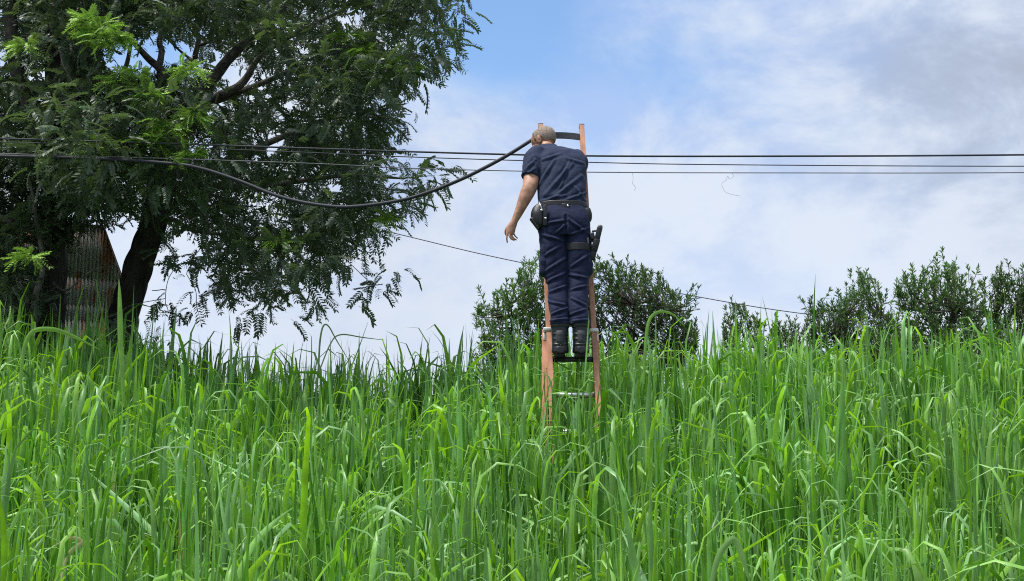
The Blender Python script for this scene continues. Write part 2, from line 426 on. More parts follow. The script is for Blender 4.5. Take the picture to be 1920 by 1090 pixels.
# single blades that stand out from the mass
def single_blade(name, label, pts, widths, tint, D, flip=1):
    """pts: photo pixels along the blade, with optional depth offset"""
    ctrl = [P(p[0], p[1], D + (p[2] if len(p) > 2 else 0)) for p in pts]
    c = catmull(ctrl, 8); w = lerp_list(widths, 8)
    V, F = [], []
    for i, p in enumerate(c):
        t = (c[min(i+1, len(c)-1)] - c[max(i-1, 0)]).normalized()
        sd = t.cross(Vector((0.15*flip, 1, 0.1))).normalized(); nn = sd.cross(t).normalized()
        hw = w[i]*0.5
        V += [p - sd*hw, p - nn*hw*0.45, p + sd*hw]
        if i: k = (i-1)*3; F += [(k, k+1, k+4, k+3), (k+1, k+2, k+5, k+4)]
    base = Vector(c[0]); V = np.array([tuple(v-base) for v in V])
    T = np.ones((len(V), 4)); T[:, :3] = tint
    o = link(name, mesh_np(name, V, np.array(F), T, [M['grass']]), loc=base)
    return tag(o, label, 'grass blade')
GR = (0.16, 0.34, 0.03); GD = (0.06, 0.12, 0.05); DRY = (0.60, 0.47, 0.28)
single_blade('grass_blade', 'tall broad upright grass blade standing in front of the dark leaning trunk', [(232, 760), (229, 690), (226, 640), (225, 590), (224, 550), (223, 523)], [0.02, 0.032, 0.038, 0.036, 0.022, 0.002], GR, 8.2)
single_blade('grass_blade', 'thin grass blade folded over in a hook against the pale sky', [(592, 760), (597, 690), (600, 640), (606, 612), (616, 612), (632, 640), (664, 692)], [0.014, 0.016, 0.016, 0.015, 0.012, 0.01, 0.003], GD, 10.5)
single_blade('grass_blade', 'thin grass stalk leaning right against the sky beside the hooked blade', [(640, 760), (655, 700), (672, 655), (690, 604)], [0.014, 0.013, 0.010, 0.002], GD, 10.8)
single_blade('grass_blade', 'nearly level thin grass blade against the sky beside the hooked blade', [(590, 720), (618, 648, .02), (638, 628, .03), (680, 633, .1), (721, 638, .15)], [0.012, 0.012, 0.012, 0.01, 0.003], (0.08, 0.13, 0.07), 10.9)
single_blade('grass_blade', 'yellow green blade arching over above the grass right of the ladder', [(1207, 720), (1211, 640), (1218, 600), (1236, 585), (1262, 590), (1284, 612)], [0.02, 0.024, 0.024, 0.022, 0.014, 0.003], GR, 9.6)
single_blade('grass_blade', 'dry tan curled leaf low in the grass near the bottom corner', [(95, 1420), (110, 1150), (124, 1050), (150, 1020), (152, 1014), (135, 1009), (105, 1022)], [0.006, 0.008, 0.014, 0.017, 0.014, 0.014, 0.003], DRY, 4.9)
single_blade('grass_blade', 'pale broad drooping leaf in front of the grass at the lower edge', [(1310, 1420), (1332, 1130), (1345, 1050), (1368, 1015), (1380, 1016), (1392, 1045), (1405, 1090)], [0.010, 0.016, 0.022, 0.024, 0.024, 0.022, 0.006], (0.20, 0.36, 0.12), 4.9)
single_blade('grass_blade', 'broad blade arching over in front of the ribbed trunk', [(38, 720), (45, 655), (62, 622), (100, 618), (140, 632), (185, 655)], [0.022, 0.026, 0.028, 0.026, 0.02, 0.004], GR, 7.6)

# ------------------------------------------------------------------ pinnate leaves
def pinnate(npairs, length, ll, lw, droop, seed):
    r = np.random.default_rng(seed); V = []; F = []
    def axis(s):
        th = -droop*s; return np.array([length*s*math.cos(th*0.6), 0, length*s*math.sin(th*0.9)])
    K = 5; rw = 0.0022
    for i in range(K):
        p = axis(i/(K-1)); V += [p+[0, -rw, 0], p+[0, rw, 0]]
        if i: F.append((2*i-2, 2*i-1, 2*i+1, 2*i))
    def leaflet(p, d, up):
        d = d/np.linalg.norm(d); sd = np.cross(d, up); sd /= np.linalg.norm(sd); nn = np.cross(sd, d)
        l = ll*r.uniform(0.85, 1.12); w = lw*r.uniform(0.85, 1.15)*0.5; b = len(V)
        V.extend([p, p+d*l*0.3-sd*w+nn*w*0.3, p+d*l*0.3+sd*w+nn*w*0.3, p+d*l*0.72-sd*w*0.85+nn*w*0.2-nn*l*0.04, p+d*l*0.72+sd*w*0.85+nn*w*0.2-nn*l*0.04, p+d*l-nn*l*0.08])
        F.extend([(b, b+2, b+1, b+1), (b+1, b+2, b+4, b+3), (b+3, b+4, b+5, b+5)])
    for i in range(npairs):
        s = 0.18 + 0.8*i/(npairs-1); p = axis(s)
        for sg in (-1, 1):
            d = np.array([0.55+0.2*r.random(), sg*(0.9+0.2*r.random()), -0.22-0.3*r.random()])
            leaflet(p, d, np.array([0.15*r.normal(), 0.15*r.normal(), 1.0]))
    leaflet(axis(1.0), np.array([1, 0, -0.4]), np.array([0, 0, 1.0]))
    V = np.array(V); T3 = []
    for f in F:
        if f[2] == f[3]: T3.append(f[:3])
        else: T3 += [(f[0], f[1], f[2]), (f[0], f[2], f[3])]
    return V, np.array(T3)
LEAFV = [pinnate(8, 0.22, 0.060, 0.022, 0.5, 1), pinnate(9, 0.25, 0.058, 0.021, 0.75, 2), pinnate(7, 0.18, 0.056, 0.022, 0.15, 3), pinnate(9, 0.24, 0.063, 0.022, 1.1, 4)]

def frames(dirs, roll):
    """rotation matrices (n,3,3) with x axis along dirs, z axis as upright as possible then rolled"""
    d = dirs/np.linalg.norm(dirs, axis=1, keepdims=True)
    up = np.tile(np.array([0, 0, 1.0]), (len(d), 1))
    y = np.cross(up, d); ln = np.linalg.norm(y, axis=1, keepdims=True); y = np.where(ln < 1e-3, np.array([0, 1.0, 0]), y/np.maximum(ln, 1e-3))
    z = np.cross(d, y); c, s = np.cos(roll)[:, None], np.sin(roll)[:, None]
    y2, z2 = y*c+z*s, z*c-y*s
    return np.stack([d, y2, z2], -1)
def scatter_mesh(name, pos, R, scale, variant, variants, tint, origin, mat):
    VV, FF, TT = [], [], []; off = 0
    for k, (LV, LF) in enumerate(variants):
        s = np.where(variant == k)[0]
        if not len(s): continue
        V = np.einsum('nij,mj->nmi', R[s], LV)*scale[s, None, None] + pos[s, None, :] - np.array(origin)
        VV.append(V.reshape(-1, 3)); FF.append((LF[None]+(np.arange(len(s))*len(LV))[:, None, None]+off).reshape(-1, 3)); off += V.shape[0]*V.shape[1]
        T = np.ones((len(s), len(LV), 4)); T[..., :3] = tint[s, None, :]; TT.append(T.reshape(-1, 4))
    return mesh_np(name, np.concatenate(VV), np.concatenate(FF), np.concatenate(TT), [mat], smooth=False)

def inpoly(x, y, poly):
    x = np.asarray(x); y = np.asarray(y); r = np.zeros(x.shape, bool); j = len(poly)-1
    for i in range(len(poly)):
        xi, yi = poly[i]; xj, yj = poly[j]
        c = ((yi > y) != (yj > y)) & (x < (xj-xi)*(y-yi)/((yj-yi) or 1e-9)+xi)
        r ^= c; j = i
    return r
# silhouette of the two crowns as clump centres (photo pixels), then leaves around each clump in 3D
CROWN_R = [(150, -420), (500, -480), (780, -300), (850, -120), (830, 0), (800, 30), (830, 95), (800, 120), (740, 150), (715, 200), (722, 260), (752, 320), (770, 340), (720, 400), (690, 450), (640, 500), (560, 530), (480, 545), (430, 540), (390, 480), (360, 420), (300, 400), (200, 400), (100, 300), (60, 0)]
CROWN_L = [(-420, -300), (100, -420), (260, -100), (280, 100), (240, 250), (200, 400), (150, 430), (110, 470), (95, 560), (60, 610), (-250, 600), (-480, 300)]
HOLES = [(262, 92, 52, 26), (335, 92, 18, 22), (215, 118, 22, 12), (425, 118, 24, 11), (462, 140, 20, 10), (500, 135, 14, 10), (83, 130, 20, 14), (5, 100, 6, 20), (205, 470, 28, 42), (222, 515, 14, 30), (372, 262, 20, 12), (515, 260, 20, 16), (545, 192, 16, 8), (570, 88, 12, 10), (660, 30, 18, 16), (740, 70, 10, 8),
         (345, 448, 22, 20), (320, 525, 24, 18), (385, 520, 14, 16), (400, 600, 50, 16), (345, 560, 16, 12), (500, 360, 16, 12), (520, 398, 12, 9), (405, 190, 16, 7), (630, 345, 12, 10), (165, 520, 46, 78), (590, 350, 10, 8)]
WINDOWS = [(425, 115, 78, 50, 13.75, .78), (300, 110, 34, 50, 13.9, .8), (165, 545, 48, 98, 15.4, .96), (165, 450, 30, 30, 15.4, .8), (52, 465, 16, 20, 15.4, .8), (260, 500, 45, 110, 14.1, .9), (105, 95, 22, 45, 13.3, .8), (22, 40, 22, 60, 13.2, .7), (440, 180, 50, 24, 13.4, .6)]
def inhole(px, py, grow=1.0):
    r = np.zeros(px.shape, bool)
    for hx, hy, a, b in HOLES: r |= ((px-hx)/(a*grow))**2 + ((py-hy)/(b*grow))**2 < 1
    return r
FLUSH = [(190, 62, 34), (215, 78, 24), (165, 38, 16), (352, 132, 24), (258, 140, 16), (225, 150, 14), (365, 215, 16), (310, 245, 36), (285, 265, 22), (655, 66, 12), (680, 98, 16), (725, 120, 22), (760, 130, 14), (180, 275, 20), (48, 85, 14), (275, 180, 18), (360, 290, 14), (725, 410, 12), (530, 452, 10), (55, 482, 14)]
def crown_leaves(poly, spacing, dfun, per, layers, seed, sprays=()):
    r = np.random.default_rng(seed); xs = [p[0] for p in poly]; ys = [p[1] for p in poly]
    cl = []
    for L in range(layers):
        gx = np.arange(min(xs), max(xs), spacing); gy = np.arange(min(ys), max(ys), spacing*0.9)
        X, Y = np.meshgrid(gx, gy); X = X+r.uniform(-.5, .5, X.shape)*spacing; Y = Y+r.uniform(-.5, .5, Y.shape)*spacing
        ok = inpoly(X, Y, poly) & ~inhole(X, Y, 1.3)
        outside = (X < -60) | (Y < -60)
        ok &= ~outside | (r.random(X.shape) < 0.30)
        for x, y in zip(X[ok], Y[ok]): cl.append((x, y, dfun(x, y, L, r), 1.0))
    for s in sprays: cl.append((s[0], s[1], s[2], s[3]))
    pos, dirs, tint, ends = [], [], [], []
    for (x, y, D_, sz) in cl:
        c = np.array(P(x, y, D_)); k = int(per*r.uniform(0.7, 1.3)*sz); rad = 0.26*sz**0.5*r.uniform(0.8, 1.25)
        q = r.normal(0, 1, (k, 3)); q /= np.linalg.norm(q, axis=1, keepdims=True)
        rr = rad*r.random((k, 1))**0.45
        p = c + q*rr*np.array([1.15, 1.15, 0.75])
        d = q*np.array([1, 1, 0.55]) + r.normal(0, 0.6, (k, 3)) + np.array([0, -0.2, -0.15])
        base = r.uniform(0.75, 1.25)
        t = np.array([0.055, 0.090, 0.044])*base*(0.75+0.6*r.random((k, 1)))
        pos.append(p); dirs.append(d); tint.append(t); ends.append(c)
    pos = np.concatenate(pos); dirs = np.concatenate(dirs); tint = np.concatenate(tint)
    px, py = proj(pos[:, 0], pos[:, 1], pos[:, 2])
    mid = pos + 0.17*dirs/np.linalg.norm(dirs, axis=1, keepdims=True); mx_, my_ = proj(mid[:, 0], mid[:, 1], mid[:, 2])
    keep = ~inhole(px, py, 1.0)
    for tt in (0.1, 0.18, 0.27):
        qq = pos + tt*dirs/np.linalg.norm(dirs, axis=1, keepdims=True); keep &= ~inhole(*proj(qq[:, 0], qq[:, 1], qq[:, 2]), 0.95)
    # open spots in the near foliage where limbs and trunks can be seen
    for wx, wy, wa, wb, dmax, pr in WINDOWS:
        inw = (((mx_-wx)/wa)**2 + ((my_-wy)/wb)**2 < 1) & (pos[:, 1] < dmax) & (r.random(len(pos)) < pr)
        keep &= ~inw
    pos, dirs, tint, px, py = pos[keep], dirs[keep], tint[keep], px[keep], py[keep]
    return pos, dirs, tint, px, py, cl, r
def add_flush(pos, dirs, tint, px, py, r, sel, front):
    """newly grown yellow-green leaves at some shoot tips on the near side of the crown"""
    P2, D2, T2 = [], [], []
    for i in sel:
        fx, fy, fr = FLUSH[i]
        k = int(12+fr*1.7); a = r.uniform(0, 6.28, k); q = np.sqrt(r.random(k))*fr*0.7
        for j in range(k):
            D_ = front(fx, fy) + r.uniform(-0.15, 0.2)
            P2.append(np.array(P(fx+q[j]*math.cos(a[j]), fy+q[j]*0.75*math.sin(a[j]), D_)))
            D2.append(np.array([math.cos(a[j])+r.normal(0, .4), -0.5+r.normal(0, .4), 0.15+r.normal(0, .35)]))
            T2.append(np.array([0.30, 0.52, 0.06])*r.uniform(0.6, 1.1))
    return np.concatenate([pos, P2]), np.concatenate([dirs, D2]), np.concatenate([tint, T2])

def dfunR(x, y, L, r):
    base = 13.6 - 0.0012*abs(x-450)
    if L == 0: return base - 1.2 + r.uniform(-0.5, 0.4) - (0.9 if (x < 380 and 180 < y < 340) else 0) + (0.9 if (x < 330 and y > 360) else 0)
    return base + r.uniform(-0.2, 2.2)
def dfunL(x, y, L, r): return (12.3 if L == 0 else 13.6) + r.uniform(-0.7, 0.9) + (1.1 if (y > 330 and L == 0) else 0)
sprR = [(770, 215, 12.9, .30), (745, 225, 12.9, .35), (815, 330, 12.7, .32), (785, 335, 12.7, .5), (835, 322, 12.7, .2), (740, 510, 12.8, .30), (705, 540, 12.8, .30), (670, 560, 12.9, .25), (860, 20, 13, .5), (850, 105, 13, .35), (845, 70, 13, .3), (300, 480, 12.6, .3), (330, 500, 12.8, .25), (365, 490, 12.8, .35), (310, 560, 12.8, .35), (345, 575, 12.9, .35), (440, 590, 13, .3), (480, 570, 13, .5), (290, 430, 12.6, .4), (320, 470, 12.9, .35), (350, 515, 13, .35), (300, 515, 12.9, .35), (375, 465, 13, .4), (330, 545, 13, .35), (370, 585, 13.1, .35), (410, 560, 13, .5), (315, 585, 13, .3), (400, 500, 13.2, .4), (285, 545, 12.9, .3), (345, 490, 13.2, .35),
        (190, 460, 12.9, .22), (215, 490, 12.9, .16), (175, 500, 12.6, .28), (200, 560, 12.4, .35), (190, 600, 12.3, .5), (150, 625, 12.4, .5), (590, 560, 13, .4), (530, 580, 13, .4), (380, 555, 13, .3), (760, 380, 12.7, .3), (230, 600, 12.3, .4), (300, 620, 12.5, .4), (560, 110, 13.4, .3), (280, 100, 14.5, .15), (300, 85, 14.5, .12)]
posR, dirR, tinR, pxR, pyR, clR, rR = crown_leaves(CROWN_R, 52, dfunR, 27, 3, 21, sprR)
posL, dirL, tinL, pxL, pyL, clL, rL = crown_leaves(CROWN_L, 54, dfunL, 28, 3, 22)
posR, dirR, tinR = add_flush(posR, dirR, tinR, pxR, pyR, rR, [0, 1, 2, 3, 4, 5, 6, 7, 8, 9, 10, 11, 12, 15, 16, 17, 18], lambda x, y: 11.2 if x < 420 else 12.0)
posL, dirL, tinL = add_flush(posL, dirL, tinL, pxL, pyL, rL, [13, 14, 19], lambda x, y: 11.4)

def grow_tree(name, label, trunk, limbs, trunkmat, pos, dirs, tint, clumps, r, base, nparts, twigs_every=2, sides=14):
    root = thing(name, base, label, 'tree', 'pinnate leaved trees over the bank')
    mb = MB(); pts = catmull([t[0] for t in trunk], 8); rd = lerp_list([t[1] for t in trunk], 8)
    if trunkmat == 'stringy':
        n = 54; ph = [random.random() for _ in range(n)]
        mb.tube(pts, rd, n, lambda i, j: 1 + 0.055*(j % 2) + 0.05*math.sin(j*0.9+i*0.11) + 0.03*(ph[j]-0.5) + 0.025*math.sin(i*0.9+ph[j]*30))
    else:
        ph = [random.random()*6 for _ in range(22)]
        mb.tube(pts, rd, 22, lambda i, j: 1 + 0.09*math.sin(j*2.1+i*0.35) + 0.06*math.sin(i*0.8+ph[j]))
    mb.build('trunk', M[trunkmat], root)
    samples = [(p, q) for p, q in zip(pts, rd)]
    for lp, lr in limbs:
        mb = MB(); c = catmull(lp, 7); q = [v*0.78 for v in lerp_list(lr, 7)]
        mb.tube(c, q, 10, lambda i, j: 1+0.10*math.sin(j*1.9+i*0.8)); mb.build('limb', M['limb'] , root)
        samples += [(p, w) for p, w in zip(c, q)]
    mb = MB()                                            # fine twigs to every leaf clump
    S = np.array([tuple(s[0]) for s in samples])
    for i, (x, y, D_, sz) in enumerate(clumps):
        if i % twigs_every: continue
        c = P(x, y, D_); k = int(np.argmin(((S-np.array(c))**2).sum(1)))
        a = samples[k][0]; dlen = (c-a).length
        if dlen < 0.15 or dlen > 3.2 or (sz < 0.9 and dlen > 1.3): continue
        if inhole(np.array([x]), np.array([y]), 1.1)[0]: continue
        w0 = min(samples[k][1]*0.5, 0.010+0.010*dlen)
        m1 = a.lerp(c, 0.4) + Vector((random.uniform(-.12, .12)*dlen, random.uniform(-.12, .12)*dlen, 0.02*dlen))
        m2 = a.lerp(c, 0.75) + Vector((random.uniform(-.07, .07)*dlen, random.uniform(-.07, .07)*dlen, 0.01*dlen))
        mb.tube(catmull([a, m1, m2, c], 3), [w0 + (0.004-w0)*t/9 for t in range(10)], 5, cap=False)
        samples += [(m2, 0.012), (c, 0.008)]; S = np.vstack([S, tuple(m2), tuple(c)])
    tw = mb.build('twigs', M['limb'], root); tag(tw, 'thin grey branches reaching into the foliage', kind='stuff')
    n = len(pos); R = frames(dirs, r.normal(0, 0.5, n)); sc = r.uniform(0.55, 1.10, n)*np.where(tint[:, 1] > 0.25, 0.72, 1.0); va = r.integers(0, len(LEAFV), n)
    px, py = proj(pos[:, 0], pos[:, 1], pos[:, 2])
    # the nearest leaves in view are parts of their own
    inview = (px > 5) & (px < 1915) & (py > 5) & (py < 640)
    order = np.argsort(np.where(inview, pos[:, 1], 1e9))[:nparts]
    mask = np.ones(n, bool); mask[order] = False
    o = link('crown', scatter_mesh('crown', pos[mask], R[mask], sc[mask], va[mask], LEAFV, tint[mask], base, M['leaf']), root)
    tag(o, 'mass of dark feathery leaves', kind='stuff')
    cache = {}
    for i in order:
        q = tuple(np.round(np.log(tint[i])*2).astype(int)); key = (int(va[i]), q)
        if key not in cache:
            LV, LF = LEAFV[va[i]]; T = np.ones((len(LV), 4)); T[:, :3] = tint[i]
            cache[key] = mesh_np('leaf', LV, LF, T, [M['leaf']], smooth=False)
        lo = link('leaf', cache[key], root)
        m4 = Matrix([list(R[i][k]*sc[i]) + [pos[i][k]-base[k]] for k in range(3)] + [[0, 0, 0, 1]])
        lo.matrix_local = m4
    return root

gz = lambda x, y: float(ground_z(x, y))
bR = P(228, 700, 14.2); bR.z = gz(bR.x, bR.y) - 0.05
trunkR = [(bR, 0.18), (P(226, 640, 14.2), 0.165), (P(243, 560, 14.1), 0.155), (P(262, 490, 14.0), 0.145), (P(288, 420, 13.9), 0.14), (P(305, 330, 13.8), 0.14), (P(320, 230, 13.8), 0.125)]
top = trunkR[-1][0]
limbsR = [([top, P(380, 170, 13.7), P(430, 110, 13.6), P(470, 70, 13.5), P(530, 20, 13.4), P(590, -80, 13.3)], [.11, .085, .075, .06, .045, .03]),
          ([P(310, 300, 13.8), P(390, 195, 13.4), P(450, 160, 13.2), P(490, 105, 13.1), P(560, 60, 12.9), P(640, 20, 12.9)], [.09, .065, .055, .035, .028, .02]),
          ([P(390, 195, 13.4), P(470, 165, 13.3), P(560, 130, 13.2), P(660, 120, 13.1), P(780, 100, 13)], [.05, .04, .035, .025, .012]),
          ([P(305, 330, 13.8), P(400, 310, 13.6), P(500, 270, 13.4), P(610, 225, 13.2), P(700, 220, 13)], [.08, .055, .045, .03, .015]),
          ([P(305, 345, 13.8), P(400, 350, 13.5), P(520, 345, 13.3), P(640, 330, 13.1), P(760, 335, 12.8)], [.07, .05, .04, .025, .012]),
          ([P(290, 420, 13.9), P(325, 412, 13.7), P(360, 432, 13.6), P(420, 440, 13.4), P(520, 450, 13.2), P(630, 470, 13)], [.06, .032, .026, .024, .02, .01]),
          ([P(420, 440, 13.4), P(450, 480, 13.3), P(490, 515, 13.2), P(560, 540, 13)], [.018, .016, .012, .008]),
          ([top, P(306, 150, 13.9), P(298, 128, 13.9), P(268, 100, 13.9), P(235, 60, 13.9), P(180, 0, 13.8)], [.10, .07, .06, .045, .035, .025]),
          ([P(298, 128, 13.9), P(303, 95, 14), P(300, 70, 14), P(330, 0, 14), P(350, -120, 14)], [.05, .045, .04, .035, .025]),
          ([P(365, 110, 13.4), P(372, 75, 13.3), P(368, 55, 13.3), P(385, 10, 13.2), P(420, -100, 13.2)], [.04, .035, .03, .025, .015]),
          ([P(375, 85, 13.3), P(405, 72, 13.1), P(435, 50, 13.0), P(470, 20, 13)], [.022, .018, .015, .01]),
          ([P(280, 48, 13.3), P(310, 70, 13.3), P(345, 102, 13.35), P(365, 115, 13.4)], [.012, .015, .018, .02])]
grow_tree('pinnate_tree', 'large dark leafy tree with leaning black trunk spreading over the cable', trunkR, limbsR, 'bark', posR, dirR, tinR, clR, rR, tuple(bR), 300)
bL = P(92, 700, 13.6); bL.z = gz(bL.x, bL.y) - 0.05
trunkL = [(bL, 0.17), (P(93, 640, 13.6), 0.155), (P(96, 560, 13.6), 0.145), (P(98, 480, 13.6), 0.14), (P(100, 400, 13.5), 0.135), (P(106, 250, 13.4), 0.125), (P(104, 90, 13.3), 0.115), (P(90, -80, 13.3), 0.10)]
limbsL = [([P(103, 340, 13.5), P(70, 250, 13.3), P(30, 120, 13.2), P(18, 20, 13.2), P(10, -120, 13.2)], [.11, .10, .10, .09, .07]),
          ([P(98, 470, 13.5), P(70, 440, 13.1), P(30, 420, 12.9), P(-60, 380, 12.8)], [.06, .05, .04, .03]),
          ([P(98, 530, 13.4), P(122, 545, 13.0), P(150, 525, 12.9), P(172, 508, 12.85), P(200, 500, 12.8)], [.02, .014, .012, .009, .006]),
          ([P(106, 250, 13.3), P(180, 200, 13.1), P(230, 140, 13), P(250, 60, 12.9)], [.07, .05, .035, .02]),
          ([P(60, 640, 12.9), P(66, 560, 12.8), P(80, 500, 12.8), P(70, 420, 12.7), P(50, 300, 12.7)], [.05, .045, .035, .025, .018])]
grow_tree('pinnate_tree', 'dark leafy tree filling the left edge in front of the rusty corrugated hut', trunkL, limbsL, 'bark', posL, dirL, tinL, clL, rL, tuple(bL), 120)

# ------------------------------------------------------------------ corrugated hut behind the trees
m, nt, b, o = material('rusty_corrugated_iron')
tc = N(nt, 'ShaderNodeTexCoord'); mpn = N(nt, 'ShaderNodeMapping'); nt.links.new(tc.outputs['Object'], mpn.inputs[0]); mpn.inputs['Scale'].default_value = (1, 1, 0.10)
st = noise(nt, mpn.outputs[0], 28, 5, 0.65)
mp2 = N(nt, 'ShaderNodeMapping'); nt.links.new(tc.outputs['Object'], mp2.inputs[0]); mp2.inputs['Scale'].default_value = (2.2, 2.2, 0.9); mp2.inputs['Location'].default_value = (0.35, 0.0, 0.4)
pat = noise(nt, mp2.outputs[0], 2.6, 6, 0.65)
g1 = mixc(nt, mapr(nt, st.outputs[0], 0.3, 0.7), (0.40, 0.41, 0.38), (0.68, 0.69, 0.65))
r1 = mixc(nt, mapr(nt, st.outputs[0], 0.3, 0.7), (0.36, 0.14, 0.085), (0.66, 0.36, 0.26))
pr = mth(nt, 'ADD', pat.outputs[0], mth(nt, 'MULTIPLY', mth(nt, 'SUBTRACT', st.outputs[0], 0.5), 0.25))
sep = N(nt, 'ShaderNodeSeparateXYZ'); nt.links.new(tc.outputs['Object'], sep.inputs[0])
pr = mth(nt, 'ADD', pr, mth(nt, 'MULTIPLY', mapr(nt, sep.outputs['X'], 0.55, 1.0), 0.10))     # edges rust first
nt.links.new(mixc(nt, mapr(nt, pr, 0.545, 0.60), g1, r1), b.inputs['Base Color']); b.inputs['Roughness'].default_value = 0.7
M['iron'] = m
HD = 15.2
hb = P(60, 640, HD); hb.z = gz(hb.x, HD) - 0.05
hut = thing('corrugated_hut', tuple(hb), 'grey corrugated iron hut wall with orange rust patches, showing through the leaves', 'hut')
hx0, hx1, hxt = P(-190, 600, HD).x, P(211, 600, HD).x, P(178, 425, HD).x
zt, zk = P(178, 418, HD).z, P(211, 540, HD).z
HYAW = math.radians(22)                                          # the hut stands turned, its end wall hidden
hx0, hx1, hxt = [hb.x + (v-hb.x)/math.cos(HYAW)*1.03 for v in (hx0, hx1, hxt)]
hut.rotation_euler = (0, 0, HYAW)
def sheet(x0, x1, z0, z1, yoff):
    pit = 0.042; n = int((x1-x0)/pit*6); V, F = [], []
    for i in range(n+1):
        x = x0+(x1-x0)*i/n; y = HD + yoff + 0.011*math.sin(2*math.pi*x/pit)
        for z in (z0, z1):
            lim = zt if x < hxt else (zt + (zk-zt)*(x-hxt)/(hx1-hxt))          # sloping verge at the end of the wall
            V.append((x-hb.x, y-hb.y, min(z, max(lim, z0+0.002))-hb.z))
        if i: k = 2*i; F.append((k-2, k, k+1, k-1))
    o = link('iron_sheet', mesh_np('iron_sheet', np.array(V), np.array(F), None, [M['iron']]), hut)
    o.modifiers.new('s', 'SOLIDIFY').thickness = 0.0015
rows = [hb.z, P(0, 592, HD).z, P(0, 563, HD).z, P(0, 512, HD).z, zt]
cols = [hx0, hx0+0.86, hx0+1.72, hx1]
for i in range(4):
    for j in range(3): sheet(cols[j]-(0.04 if j else 0), cols[j+1], rows[i]-(0.03 if i else 0), rows[i+1], -0.004*i - 0.003*(j % 2))
mb = MB()                                                        # return walls and back, framed in timber
for x_ in (hx0+0.03, hx1-0.03):
    zz = zt if x_ < hxt else zk
    mb.box(Vector((x_, HD+1.0, (hb.z+zz)/2)), Vector((0.012, 0, 0)), Vector((0, 0.97, 0)), Vector((0, 0, (zz-hb.z)/2-0.02)))
mb.box(Vector(((hx0+hx1)/2, HD+1.98, (hb.z+zk)/2)), Vector(((hx1-hx0)/2-0.03, 0, 0)), Vector((0, 0.012, 0)), Vector((0, 0, (zk-hb.z)/2-0.02)))
mb.build('side_wall', M['iron'], hut, smooth=False)
mb = MB(); mb.loft([[Vector((hxt, y_, zt+.004)), Vector((hx1+.02, y_, zk+.0)), Vector((hx1+.02, y_, zk+.02)), Vector((hxt, y_, zt+.024)), Vector((hx0-.03, y_, zt+.024)), Vector((hx0-.03, y_, zt+.004))] for y_ in (HD-.03, HD+2.03)])
mb.build('roof', M['iron'], hut, smooth=False)

